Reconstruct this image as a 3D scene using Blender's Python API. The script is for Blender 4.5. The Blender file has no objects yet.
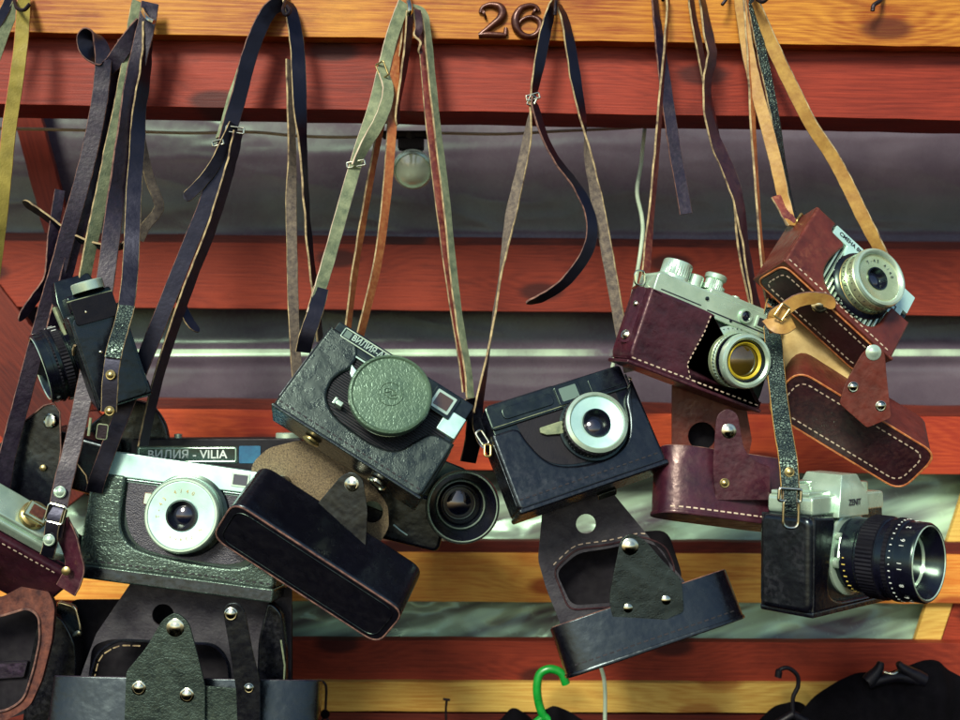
import bpy, bmesh, math, random
from mathutils import Matrix, Vector, Euler, noise
random.seed(7)
S = bpy.context.scene
COL = S.collection
R = math.radians
F = 1029.0          # focal length in photo pixels (960 wide)
s = 0.00085         # metres per unit at the plane of the cameras
H = 1.9
# ------------------------------------------------------------ frames
def kk(z): return (F - z) / F
def vpt(px, py, z=0):
    k = kk(z); return Vector(((px-480)*k, (360-py)*k, z))
MV = Matrix(((s,0,0,0),(0,0,-s,F*s),(0,s,0,H),(0,0,0,1)))
def W(px, py, z=0): return MV @ vpt(px, py, z)
def frame(px, py, z=0, rx=0, ry=0, rz=0, sc=1.0):
    k = kk(z)*sc
    return MV @ Matrix.Translation(vpt(px,py,z)) @ Matrix.Rotation(R(rz),4,'Z') @ Matrix.Rotation(R(ry),4,'Y') @ Matrix.Rotation(R(rx),4,'X') @ Matrix.Scale(k,4)
def PX(z=0, tx=0.0, ty=0.0, cx=480, cy=360):
    """picture-parallel sheet at depth z, tilted by tx (per px right) and ty (per px down)"""
    k = kk(z)
    A = Matrix(((k,0,0,-480*k),(0,-k,0,360*k),(tx*k,ty*k,1,z-(tx*cx+ty*cy)*k),(0,0,0,1)))
    return MV @ A
# ------------------------------------------------------------ curve helpers
def cr(pts, n=6, closed=False):
    P = [tuple(p) for p in pts]; L = len(P); out = []
    rng = range(L) if closed else range(L-1)
    for i in rng:
        p1, p2 = P[i], P[(i+1) % L]
        p0 = P[(i-1) % L] if (closed or i > 0) else tuple(2*a-b for a, b in zip(p1, p2))
        p3 = P[(i+2) % L] if (closed or i < L-2) else tuple(2*b-a for a, b in zip(p1, p2))
        for j in range(n):
            t = j/n
            out.append(tuple(0.5*((2*b)+(-a+c)*t+(2*a-5*b+4*c-d)*t*t+(-a+3*b-3*c+d)*t**3) for a,b,c,d in zip(p0,p1,p2,p3)))
    if not closed: out.append(P[-1])
    return out
def rp(pts, r, seg=5):
    """round the corners of a polygon; r a number or a list"""
    n = len(pts); out = []
    for i in range(n):
        p = Vector(pts[i]); a = Vector(pts[i-1]); b = Vector(pts[(i+1) % n])
        rr = r[i] if isinstance(r, (list, tuple)) else r
        da = (a-p); db = (b-p); la = da.length; lb = db.length
        if rr <= 0.01 or la < 1e-6 or lb < 1e-6: out.append((p.x,p.y)); continue
        d = min(rr, la*0.45, lb*0.45)
        s0 = p+da/la*d; s1 = p+db/lb*d
        for j in range(seg+1):
            t = j/seg; q = s0*(1-t)**2+p*2*t*(1-t)+s1*t*t
            out.append((q.x,q.y))
    return out
def rect(x0,y0,x1,y1,r=0,seg=5):
    p = [(x0,y0),(x1,y0),(x1,y1),(x0,y1)]
    return rp(p, r, seg) if r else p
def circ(cx,cy,r,n=28): return [(cx+r*math.cos(2*math.pi*i/n), cy+r*math.sin(2*math.pi*i/n)) for i in range(n)]
# ------------------------------------------------------------ mesh builder
ROOTM = {}
class MB:
    def __init__(self, M=None):
        self.bm = bmesh.new(); self.mats = []; self.M = M or Matrix.Identity(4)
    def mi(self, m):
        if m not in self.mats: self.mats.append(m)
        return self.mats.index(m)
    def add(self, t, m, M=None, bevel=0, bseg=2, ang=35):
        i = self.mi(m) if m else None
        if i is not None:
            for f in t.faces: f.material_index = i
        bmesh.ops.recalc_face_normals(t, faces=t.faces[:])
        if bevel:
            ed = [e for e in t.edges if len(e.link_faces) == 2 and e.calc_face_angle(0) > R(ang)]
            bmesh.ops.bevel(t, geom=ed, offset=bevel, segments=bseg, profile=0.5, affect='EDGES', clamp_overlap=True)
        MM = self.M @ M if M is not None else self.M
        bmesh.ops.transform(t, matrix=MM, verts=t.verts[:])
        bmesh.ops.recalc_face_normals(t, faces=t.faces[:])
        me = bpy.data.meshes.new('t'); t.to_mesh(me); self.bm.from_mesh(me); bpy.data.meshes.remove(me); t.free()
        return self
    def prism(self, outer, z0, z1, m, holes=(), bevel=0, M=None, bseg=2, dome=None):
        if dome: return self.pillow(outer, z0, z1, m, dome, M)
        t = bmesh.new(); es = []
        for lp in [outer]+list(holes):
            vs = [t.verts.new((p[0],p[1],z0)) for p in lp]
            es += [t.edges.new((vs[i], vs[(i+1) % len(vs)])) for i in range(len(vs))]
        if holes: bmesh.ops.triangle_fill(t, edges=es, use_beauty=True)
        else: t.faces.new(t.verts[:])
        r = bmesh.ops.extrude_face_region(t, geom=t.faces[:])
        bmesh.ops.translate(t, verts=[v for v in r['geom'] if isinstance(v, bmesh.types.BMVert)], vec=(0,0,z1-z0))
        if holes: bmesh.ops.dissolve_limit(t, angle_limit=0.01, verts=t.verts[:], edges=t.edges[:]) if not bevel else None
        return self.add(t, m, M, bevel, bseg)
    def pillow(self, outer, z0, z1, m, dome, M=None):
        P = []
        for q in outer:
            if not P or (Vector(q)-P[-1]).length > .25: P.append(Vector(q))
        if (P[0]-P[-1]).length < .25: P.pop()
        n = len(P); area = sum(P[i].x*P[(i+1)%n].y-P[(i+1)%n].x*P[i].y for i in range(n))
        sg = 1 if area > 0 else -1; nrm = []
        for i in range(n):
            a = (P[i]-P[i-1]).normalized(); b = (P[(i+1)%n]-P[i]).normalized()
            na = Vector((-a.y,a.x))*sg; nb = Vector((-b.y,b.x))*sg; v = na+nb
            nrm.append(v/max(.5, v.dot(v)/2))
        rings = [[(q.x,q.y,z0) for q in P]]; off = 0; tot = sum(d[1] for d in dome); z = z1-tot
        rings.append([(q.x,q.y,z) for q in P])
        for th, dz in dome:
            off += th; z += dz; rings.append([(q.x+v.x*off, q.y+v.y*off, z) for q, v in zip(P, nrm)])
        t = bmesh.new(); V = [[t.verts.new(c) for c in r] for r in rings]
        for a, b in zip(V, V[1:]):
            for i in range(n): t.faces.new((a[i],a[(i+1)%n],b[(i+1)%n],b[i]))
        t.faces.new(V[0][::-1]); t.faces.new(V[-1])
        return self.add(t, m, M)
    def box(self, x0,x1,y0,y1,z0,z1, m, bevel=0, M=None):
        return self.prism([(x0,y0),(x1,y0),(x1,y1),(x0,y1)], z0, z1, m, bevel=bevel, M=M)
    def lathe(self, prof, m, cx=0, cy=0, seg=56, M=None, flute=0, fr=(0,0)):
        t = bmesh.new(); rings = []
        for (r,z) in prof:
            if r < 1e-4: rings.append([t.verts.new((cx,cy,z))]); continue
            ring = []
            for i in range(seg):
                a = 2*math.pi*i/seg
                q = r - (flute if (flute and i % 2 and fr[0] <= z <= fr[1]) else 0)
                ring.append(t.verts.new((cx+q*math.cos(a), cy+q*math.sin(a), z)))
            rings.append(ring)
        for a, b in zip(rings, rings[1:]):
            if len(a) == 1 and len(b) == 1: continue
            for i in range(seg):
                j = (i+1) % seg
                if len(a) == 1: t.faces.new((a[0], b[i], b[j]))
                elif len(b) == 1: t.faces.new((a[i], a[j], b[0]))
                else: t.faces.new((a[i], a[j], b[j], b[i]))
        for f in t.faces: f.smooth = True
        return self.add(t, m, M)
    def tube(self, pts, r, m, seg=8, closed=False, M=None, flat=1.0):
        t = bmesh.new(); P = [Vector(p[:3]) for p in pts]; n = len(P); rings = []
        up = Vector((0,0,1))
        for i in range(n):
            a = P[i-1] if (i > 0 or closed) else P[i]; b = P[(i+1) % n] if (i < n-1 or closed) else P[i]
            T = (b-a).normalized()
            u = T.cross(up)
            if u.length < 1e-3: u = T.cross(Vector((1,0,0)))
            u.normalize(); v = u.cross(T)
            rr = r[i] if isinstance(r, (list,tuple)) else r
            rings.append([t.verts.new(P[i]+u*rr*math.cos(2*math.pi*j/seg)+v*rr*flat*math.sin(2*math.pi*j/seg)) for j in range(seg)])
        rg = range(n) if closed else range(n-1)
        for i in rg:
            a, b = rings[i], rings[(i+1) % n]
            for j in range(seg):
                t.faces.new((a[j], a[(j+1) % seg], b[(j+1) % seg], b[j]))
        if not closed: t.faces.new(rings[0]); t.faces.new(rings[-1][::-1])
        return self.add(t, m, M)
    def vtube(self, pts, r, m, **k):
        n = len(pts); rr = [(r[min(i,len(r)-1)] if isinstance(r,(list,tuple)) else r)*kk(p[2]) for i, p in enumerate(pts)]
        return self.tube([tuple(vpt(*p[:3])) for p in pts], rr, m, **k)
    def stitch(self, pts, z, m, dash=4.0, gap=3.0, w=0.55, closed=False, M=None):
        P = [Vector((p[0],p[1])) for p in pts]
        if closed: P.append(P[0])
        # walk
        L = [0]
        for a, b in zip(P, P[1:]): L.append(L[-1]+(b-a).length)
        def at(d):
            for i in range(len(P)-1):
                if d <= L[i+1]:
                    t = (d-L[i])/max(1e-6, L[i+1]-L[i]); return P[i].lerp(P[i+1], t)
            return P[-1]
        d = 0
        while d+dash < L[-1]:
            a, b = at(d), at(d+dash*random.uniform(.85,1.05)); dr = (b-a)
            if dr.length > 1e-3:
                dr.normalize(); nn = Vector((-dr.y, dr.x))*w
                q = [a-nn*.5, a+dr*w+nn*-1, b-dr*w-nn, b-nn*.5, b+nn*.5, b-dr*w+nn, a+dr*w+nn, a+nn*.5]
                self.prism([(v.x,v.y) for v in q], z-0.6, z+0.55, m, M=M)
            d += dash+gap
        return self
    def ribbon(self, pts, Wd, T, mf, mb, me, n=7, taper_end=False, jit=4):
        """leather strap: pts = (px,py,z,twist deg)"""
        C = cr(pts, n); t = bmesh.new()
        P = [vpt(c[0],c[1],c[2]) for c in C]; N = len(P); rings = []
        ph = random.uniform(0,50)
        ids = []
        for i in range(N):
            a = P[max(0,i-1)]; b = P[min(N-1,i+1)]; Tn = (b-a).normalized()
            S0 = Tn.cross(Vector((0,0,1)))
            if S0.length < 1e-3: S0 = Vector((1,0,0))
            S0.normalize()
            tw = R(C[i][3] + jit*noise.noise(Vector((ph, i*0.35, 0)))*2)
            N0 = S0.cross(Tn)
            Sd = S0*math.cos(tw)+N0*math.sin(tw); Nn = Sd.cross(Tn)
            w = Wd*1.12/2*(1+0.05*noise.noise(Vector((ph+9, i*0.5, 3)))); h = T/2
            if taper_end and i > N-1-n:
                w *= max(0.15, math.sqrt(max(0, 1-((i-(N-1-n))/n)**2)))
            p = P[i]
            rings.append([t.verts.new(p+Sd*w*a_+Nn*h*b_) for a_,b_ in ((-1,-.55),(-.93,-1),(.93,-1),(1,-.55),(1,.55),(.93,1),(-.93,1),(-1,.55))])
        imf, imb, ime = self.mi(mf), self.mi(mb), self.mi(me)
        cls = [ime, imb, ime, ime, ime, imf, ime, ime]
        cls = [imb if k == 1 else (imf if k == 5 else ime) for k in range(8)]
        for i in range(N-1):
            a, b = rings[i], rings[i+1]
            for j in range(8):
                f = t.faces.new((a[j], a[(j+1)%8], b[(j+1)%8], b[j])); f.material_index = cls[j]; f.smooth = True
        for rg in (rings[0], rings[-1][::-1]):
            f = t.faces.new(rg); f.material_index = ime
        sv = self.M; self.M = MV; self.add(t, None); self.M = sv
        return self
    def build(self, name, parent=None, bscale=1, label=None, M=None):
        """parent: a thing/part object; M: matrix of a top-level mesh"""
        bm = self.bm
        if parent is not None: RM = ROOTM[parent.name]
        else: RM = M if M is not None else Matrix.Identity(4)
        bmesh.ops.transform(bm, matrix=RM.inverted(), verts=bm.verts[:])
        for f in bm.faces: f.smooth = True
        for e in bm.edges:
            if len(e.link_faces) != 2 or e.calc_face_angle(0) > R(38): e.smooth = False
        me = bpy.data.meshes.new(name); bm.to_mesh(me); bm.free()
        for m in self.mats: me.materials.append(m)
        o = bpy.data.objects.new(name, me); COL.objects.link(o)
        if parent is not None: o.parent = parent
        else: o.matrix_world = RM
        ROOTM[o.name] = RM
        w = o.modifiers.new('wn', 'WEIGHTED_NORMAL'); w.keep_sharp = True; w.weight = 60
        if label: o['label'] = label
        return o
def rigid(M):
    loc, rot, _ = M.decompose(); return Matrix.Translation(loc) @ rot.to_matrix().to_4x4()
def thing(name, label, cat, M, group=None):
    o = bpy.data.objects.new(name, None); COL.objects.link(o); o.empty_display_size = .02
    RM = rigid(M); o.matrix_world = RM; ROOTM[o.name] = RM
    o['label'] = label; o['category'] = cat
    if group: o['group'] = group
    return o
def tag(o, label, cat, group=None):
    o['label'] = label; o['category'] = cat
    if group: o['group'] = group
    return o
# ------------------------------------------------------------ materials
def lin(c):
    return tuple(((v/255)/12.92 if v/255 <= .04045 else ((v/255+.055)/1.055)**2.4) for v in c)+(1,)
def mat(name, c1, c2=None, rough=.5, metal=0, bump=0, bs=400, vs=60, spec=.5, tint=None, coat=0, kind='noise', rvar=.12, vstretch=(1,1,1), wear=None, wearamt=.5, bdist=.0006, sag=0):
    m = bpy.data.materials.new(name); m.use_nodes = True; nt = m.node_tree; N = nt.nodes; L = nt.links
    p = N['Principled BSDF']; tc = N.new('ShaderNodeTexCoord'); mp = N.new('ShaderNodeMapping')
    mp.inputs['Scale'].default_value = vstretch; L.new(tc.outputs['Object'], mp.inputs[0])
    n1 = N.new('ShaderNodeTexNoise'); n1.inputs['Scale'].default_value = vs; n1.inputs['Detail'].default_value = 6; n1.inputs['Roughness'].default_value = .6
    L.new(mp.outputs[0], n1.inputs['Vector'])
    r = N.new('ShaderNodeValToRGB'); r.color_ramp.elements[0].position = .32; r.color_ramp.elements[1].position = .68
    r.color_ramp.elements[0].color = lin(c1); r.color_ramp.elements[1].color = lin(c2 or tuple(min(255,v*1.18+3) for v in c1))
    L.new(n1.outputs['Fac'], r.inputs[0]); colout = r.outputs[0]
    if wear:
        g = N.new('ShaderNodeNewGeometry'); rr = N.new('ShaderNodeValToRGB'); rr.color_ramp.elements[0].position = .54; rr.color_ramp.elements[1].position = .60
        nz = N.new('ShaderNodeTexNoise'); nz.inputs['Scale'].default_value = 260; nz.inputs['Detail'].default_value = 5; L.new(tc.outputs['Object'], nz.inputs['Vector'])
        mm = N.new('ShaderNodeMath'); mm.operation = 'MULTIPLY'; L.new(g.outputs['Pointiness'], rr.inputs[0]); 
        r3 = N.new('ShaderNodeValToRGB'); r3.color_ramp.elements[0].position = .45; r3.color_ramp.elements[1].position = .62; L.new(nz.outputs['Fac'], r3.inputs[0])
        L.new(rr.outputs[0], mm.inputs[0]); L.new(r3.outputs[0], mm.inputs[1])
        # fine scuffs and scratches all over
        v2 = N.new('ShaderNodeTexNoise'); v2.inputs['Scale'].default_value = 90; v2.inputs['Detail'].default_value = 8; v2.inputs['Roughness'].default_value = .75; L.new(tc.outputs['Object'], v2.inputs['Vector'])
        r4 = N.new('ShaderNodeValToRGB'); r4.color_ramp.elements[0].position = .60; r4.color_ramp.elements[1].position = .74; r4.color_ramp.elements[1].color = (.55,.55,.55,1); L.new(v2.outputs['Fac'], r4.inputs[0])
        ad = N.new('ShaderNodeMath'); ad.operation = 'MAXIMUM'; L.new(mm.outputs[0], ad.inputs[0]); L.new(r4.outputs[0], ad.inputs[1])
        ml = N.new('ShaderNodeMath'); ml.operation = 'MULTIPLY'; ml.inputs[1].default_value = wearamt; L.new(ad.outputs[0], ml.inputs[0])
        mx = N.new('ShaderNodeMix'); mx.data_type = 'RGBA'; L.new(ml.outputs[0], mx.inputs['Factor']); L.new(colout, mx.inputs['A']); mx.inputs['B'].default_value = lin(wear); colout = mx.outputs['Result']
    L.new(colout, p.inputs['Base Color'])
    p.inputs['Metallic'].default_value = metal; p.inputs['Specular IOR Level'].default_value = spec
    if tint: p.inputs['Specular Tint'].default_value = lin(tint)
    p.inputs['Coat Weight'].default_value = coat; p.inputs['Coat Roughness'].default_value = .12
    rm = N.new('ShaderNodeMapRange'); rm.inputs['To Min'].default_value = max(.02, rough-rvar); rm.inputs['To Max'].default_value = min(1, rough+rvar)
    n3 = N.new('ShaderNodeTexNoise'); n3.inputs['Scale'].default_value = 130; n3.inputs['Detail'].default_value = 5; L.new(tc.outputs['Object'], n3.inputs['Vector'])
    rm.inputs['From Min'].default_value = .3; rm.inputs['From Max'].default_value = .7
    L.new(n3.outputs['Fac'], rm.inputs['Value']); L.new(rm.outputs[0], p.inputs['Roughness'])
    if bump:
        b = N.new('ShaderNodeBump'); b.inputs['Strength'].default_value = bump; b.inputs['Distance'].default_value = bdist
        if kind == 'voronoi':
            v = N.new('ShaderNodeTexVoronoi'); v.feature = 'DISTANCE_TO_EDGE'; v.inputs['Scale'].default_value = bs
            wn = N.new('ShaderNodeTexNoise'); wn.inputs['Scale'].default_value = bs*.6; L.new(tc.outputs['Object'], wn.inputs['Vector'])
            mxv = N.new('ShaderNodeMix'); mxv.data_type = 'VECTOR'; mxv.inputs['Factor'].default_value = .004
            L.new(tc.outputs['Object'], mxv.inputs['A']); L.new(wn.outputs['Color'], mxv.inputs['B']); L.new(mxv.outputs['Result'], v.inputs['Vector'])
            rv = N.new('ShaderNodeValToRGB'); rv.color_ramp.elements[1].position = .18; L.new(v.outputs['Distance'], rv.inputs[0]); L.new(rv.outputs[0], b.inputs['Height'])
        else:
            v = N.new('ShaderNodeTexNoise'); v.inputs['Scale'].default_value = bs; v.inputs['Detail'].default_value = 5; L.new(tc.outputs['Object'], v.inputs['Vector']); L.new(v.outputs['Fac'], b.inputs['Height'])
        if sag:
            ns = N.new('ShaderNodeTexNoise'); ns.inputs['Scale'].default_value = 30; ns.inputs['Detail'].default_value = 3; ns.inputs['Roughness'].default_value = .55; L.new(tc.outputs['Object'], ns.inputs['Vector'])
            b2 = N.new('ShaderNodeBump'); b2.inputs['Strength'].default_value = 1; b2.inputs['Distance'].default_value = sag; L.new(ns.outputs['Fac'], b2.inputs['Height']); L.new(b2.outputs[0], b.inputs['Normal'])
        L.new(b.outputs[0], p.inputs['Normal'])
    return m
def wood(name, c1, c2, knot, seed, rough=.5, knots=1.0):
    m = bpy.data.materials.new(name); m.use_nodes = True; nt = m.node_tree; N = nt.nodes; L = nt.links
    p = N['Principled BSDF']; tc = N.new('ShaderNodeTexCoord')
    of = N.new('ShaderNodeMapping'); of.inputs['Location'].default_value = (seed*1.37, seed*.61, seed*.23); L.new(tc.outputs['Object'], of.inputs[0])
    # knots: stretched voronoi points bend the grain around them
    mk = N.new('ShaderNodeMapping'); mk.inputs['Scale'].default_value = (7, 17, 9); L.new(of.outputs[0], mk.inputs[0])
    vo = N.new('ShaderNodeTexVoronoi'); vo.feature = 'F1'; vo.voronoi_dimensions = '2D'; vo.inputs['Scale'].default_value = .62; vo.inputs['Randomness'].default_value = 1; L.new(mk.outputs[0], vo.inputs['Vector'])
    kr = N.new('ShaderNodeMapRange'); kr.inputs['From Min'].default_value = 0.0; kr.inputs['From Max'].default_value = .42; kr.inputs['To Min'].default_value = 1; kr.inputs['To Max'].default_value = 0; kr.interpolation_type = 'SMOOTHSTEP'
    L.new(vo.outputs['Distance'], kr.inputs['Value'])
    mg = N.new('ShaderNodeMapping'); mg.inputs['Scale'].default_value = (1.6, 22, 22); L.new(of.outputs[0], mg.inputs[0])
    ng = N.new('ShaderNodeTexNoise'); ng.inputs['Scale'].default_value = 1.4; ng.inputs['Detail'].default_value = 3; L.new(mg.outputs[0], ng.inputs['Vector'])
    sp = N.new('ShaderNodeSeparateXYZ'); L.new(of.outputs[0], sp.inputs[0])
    a = N.new('ShaderNodeMath'); a.operation = 'MULTIPLY_ADD'; L.new(ng.outputs['Fac'], a.inputs[0]); a.inputs[1].default_value = .045; L.new(sp.outputs['Y'], a.inputs[2])
    k2 = N.new('ShaderNodeMath'); k2.operation = 'MULTIPLY_ADD'; L.new(kr.outputs[0], k2.inputs[0]); k2.inputs[1].default_value = .022*knots; L.new(a.outputs[0], k2.inputs[2])
    sn = N.new('ShaderNodeMath'); sn.operation = 'MULTIPLY'; L.new(k2.outputs[0], sn.inputs[0]); sn.inputs[1].default_value = 1100
    si = N.new('ShaderNodeMath'); si.operation = 'SINE'; L.new(sn.outputs[0], si.inputs[0])
    mf = N.new('ShaderNodeMapping'); mf.inputs['Scale'].default_value = (14, 400, 400); L.new(of.outputs[0], mf.inputs[0])
    nf = N.new('ShaderNodeTexNoise'); nf.inputs['Scale'].default_value = 1.5; nf.inputs['Detail'].default_value = 6; nf.inputs['Roughness'].default_value = .7; L.new(mf.outputs[0], nf.inputs['Vector'])
    cm = N.new('ShaderNodeMath'); cm.operation = 'MULTIPLY_ADD'; L.new(si.outputs[0], cm.inputs[0]); cm.inputs[1].default_value = .06; L.new(nf.outputs['Fac'], cm.inputs[2])
    nb = N.new('ShaderNodeTexNoise'); nb.inputs['Scale'].default_value = 9; nb.inputs['Detail'].default_value = 4; L.new(of.outputs[0], nb.inputs['Vector'])
    c3 = N.new('ShaderNodeMath'); c3.operation = 'MULTIPLY_ADD'; L.new(nb.outputs['Fac'], c3.inputs[0]); c3.inputs[1].default_value = .8; L.new(cm.outputs[0], c3.inputs[2])
    r = N.new('ShaderNodeValToRGB'); r.color_ramp.elements[0].position = .6; r.color_ramp.elements[1].position = 1.3 if False else .99
    ms = N.new('ShaderNodeMath'); ms.operation = 'MULTIPLY'; ms.inputs[1].default_value = .87; L.new(c3.outputs[0], ms.inputs[0])
    r.color_ramp.elements[0].color = lin(c1); r.color_ramp.elements[1].color = lin(c2); L.new(ms.outputs[0], r.inputs[0])
    kc = N.new('ShaderNodeMapRange'); kc.inputs['From Min'].default_value = .07; kc.inputs['From Max'].default_value = .13; kc.inputs['To Min'].default_value = .85*knots; kc.inputs['To Max'].default_value = 0; kc.interpolation_type = 'SMOOTHSTEP'
    L.new(vo.outputs['Distance'], kc.inputs['Value'])
    mx = N.new('ShaderNodeMix'); mx.data_type = 'RGBA'; L.new(kc.outputs[0], mx.inputs['Factor']); L.new(r.outputs[0], mx.inputs['A']); mx.inputs['B'].default_value = lin(knot)
    nd = N.new('ShaderNodeTexNoise'); nd.inputs['Scale'].default_value = 16; nd.inputs['Detail'].default_value = 9; nd.inputs['Roughness'].default_value = .72
    md = N.new('ShaderNodeMapping'); md.inputs['Scale'].default_value = (.6,1.6,1.6); L.new(of.outputs[0], md.inputs[0]); L.new(md.outputs[0], nd.inputs['Vector'])
    rd = N.new('ShaderNodeValToRGB'); rd.color_ramp.elements[0].position = .54; rd.color_ramp.elements[1].position = .74; rd.color_ramp.elements[1].color = (.55,.55,.55,1); L.new(nd.outputs['Fac'], rd.inputs[0])
    mxd = N.new('ShaderNodeMix'); mxd.data_type = 'RGBA'; L.new(rd.outputs[0], mxd.inputs['Factor']); L.new(mx.outputs['Result'], mxd.inputs['A']); mxd.inputs['B'].default_value = lin(knot); mx = mxd
    L.new(mx.outputs['Result'], p.inputs['Base Color']); p.inputs['Roughness'].default_value = rough+.08; p.inputs['Specular IOR Level'].default_value = .28
    b = N.new('ShaderNodeBump'); b.inputs['Strength'].default_value = .3; b.inputs['Distance'].default_value = .0008; L.new(cm.outputs[0], b.inputs['Height']); L.new(b.outputs[0], p.inputs['Normal'])
    return m
MINT = (214,255,232)
BLK = mat('black_leather', (5,5,10), (10,10,18), rough=.33, bump=.5, bs=700, spec=.75, tint=MINT, wear=(60,62,66), wearamt=.3, sag=.0021)
STB = mat('navy_black_strap_leather', (8,8,15), (12,12,20), rough=.36, bump=.3, bs=260, spec=.5, tint=(215,220,255), rvar=.06)
BLKS = mat('smooth_black_leather', (6,6,12), (11,11,20), rough=.26, bump=.35, bs=140, spec=.8, tint=(215,240,244), wear=(80,80,86), wearamt=.14, rvar=.04, vs=25, sag=.0013)
GRN = mat('cracked_green_leather', (27,34,35), (47,57,53), rough=.32, bump=.6, bs=330, kind='voronoi', spec=.9, tint=MINT, wear=(120,140,116), wearamt=.25, vs=35, bdist=.0002, sag=.0021)
GRN2 = mat('grained_green_leather', (14,18,21), (24,29,31), rough=.31, bump=.5, bs=900, spec=.8, tint=(214,244,232), vs=30, sag=.0021)
CROC = mat('crackled_black_leather', (9,11,20), (18,24,34), rough=.34, bump=.6, bs=420, kind='voronoi', spec=1, tint=MINT, bdist=.0008)
PURP = mat('dark_purple_leather', (20,13,29), (28,19,38), rough=.42, bump=.5, bs=350, spec=.6, wear=(90,70,100), wearamt=.2)
OXB = mat('oxblood_leather', (40,16,30), (66,28,42), rough=.36, bump=.45, bs=300, spec=.8, tint=(255,230,220), wear=(120,76,76), wearamt=.25, sag=.0021)
BRN = mat('reddish_brown_leather', (74,30,26), (102,44,36), rough=.42, bump=.45, bs=300, spec=.7, tint=(255,240,220), wear=(150,90,66), wearamt=.22, sag=.0021)
DBR = mat('dark_brown_leather', (34,16,24), (56,26,32), rough=.42, bump=.45, bs=300, spec=.6, wear=(90,56,50), wearamt=.25, sag=.0021)
RSTR = mat('red_brown_strap_leather', (86,36,38), (128,62,54), rough=.45, bump=.5, bs=350, wear=(190,130,90), wearamt=.5)
OSTR = mat('orange_brown_strap_leather', (150,78,44), (190,116,66), rough=.5, bump=.5, bs=350, wear=(220,170,100), wearamt=.5)
TAN = mat('tan_leather', (154,112,54), (194,158,82), rough=.55, bump=.4, bs=320, wear=(120,80,40), wearamt=.5)
YEL = mat('yellow_green_webbing', (124,114,40), (164,150,66), rough=.7, bump=.5, bs=700)
MSU = mat('green_grey_suede', (92,108,84), (146,158,122), rough=.85, bump=.6, bs=700, vs=120)
GSU = mat('grey_brown_suede', (74,68,66), (124,114,98), rough=.9, bump=.8, bs=800, vs=220)
EDG = mat('raw_tan_edge', (78,60,50), (196,178,130), rough=.8, bump=.5, bs=500, vs=110)
EDD = mat('dark_raw_edge', (50,32,38), (136,100,84), rough=.8, bump=.5, bs=500, vs=160)
THR = mat('pale_thread', (170,150,130), (210,196,170), rough=.8)
THD = mat('black_thread', (12,11,18), (26,24,32), rough=.7)
CHR = mat('satin_chrome', (176,206,184), (204,232,208), rough=.24, metal=.55, bump=0, bs=600, rvar=.05, spec=.9)
WHT = mat('brushed_aluminium', (186,232,220), (208,250,238), rough=.32, metal=.45, bump=.05, bs=900, rvar=.05)
ANO = mat('anodised_lens_ring', (168,190,146), (200,218,178), rough=.26, metal=.6, rvar=.05)
NIK = mat('nickel', (190,196,170), (224,230,206), rough=.16, metal=1)
BRS = mat('worn_brass', (160,140,80), (206,190,130), rough=.3, metal=.9)
PBK = mat('black_enamel', (9,9,20), (17,17,32), rough=.24, spec=.7, tint=MINT, rvar=.08)
PMT = mat('matte_black_plastic', (8,8,16), (13,13,22), rough=.5, bump=.2, bs=900, spec=.3)
IRN = mat('dark_iron', (24,20,28), (52,44,48), rough=.45, metal=.7, bump=.6, bs=500)
PTX = mat('white_lettering', (205,215,205), (225,235,225), rough=.5)
DTX = mat('dark_lettering', (26,30,40), (36,40,52), rough=.5)
YTX = mat('yellow_lettering', (200,180,90), (215,195,100), rough=.5)
SCR = mat('grey_backing_leather', (34,32,42), (62,62,66), rough=.6, bump=.7, bs=420, wear=(120,120,110), wearamt=.4, sag=.0021)
SUE = mat('speckled_suede', (66,58,50), (150,134,100), rough=.92, bump=1, bs=900, vs=900)
TLI = mat('tan_lining', (186,158,96), (226,202,138), rough=.7, bump=.4, bs=300)
RAW = mat('raw_brown_hide', (52,24,24), (112,64,48), rough=.8, bump=1, bs=300, vs=150)
VLT = mat('black_velvet_lining', (10,8,16), (18,15,24), rough=.9)
def glassmat(name, col, ring=None):
    m = bpy.data.materials.new(name); m.use_nodes = True; p = m.node_tree.nodes['Principled BSDF']
    p.inputs['Base Color'].default_value = lin(col); p.inputs['Roughness'].default_value = .04; p.inputs['Specular IOR Level'].default_value = .9
    p.inputs['Coat Weight'].default_value = 1; p.inputs['Coat Roughness'].default_value = .02
    return m
GLS = glassmat('lens_glass', (14,18,34)); GLY = glassmat('amber_glass', (64,52,16)); GLW = glassmat('window_glass', (96,120,104)); GLB = glassmat('brown_window_glass', (70,52,34))
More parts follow.
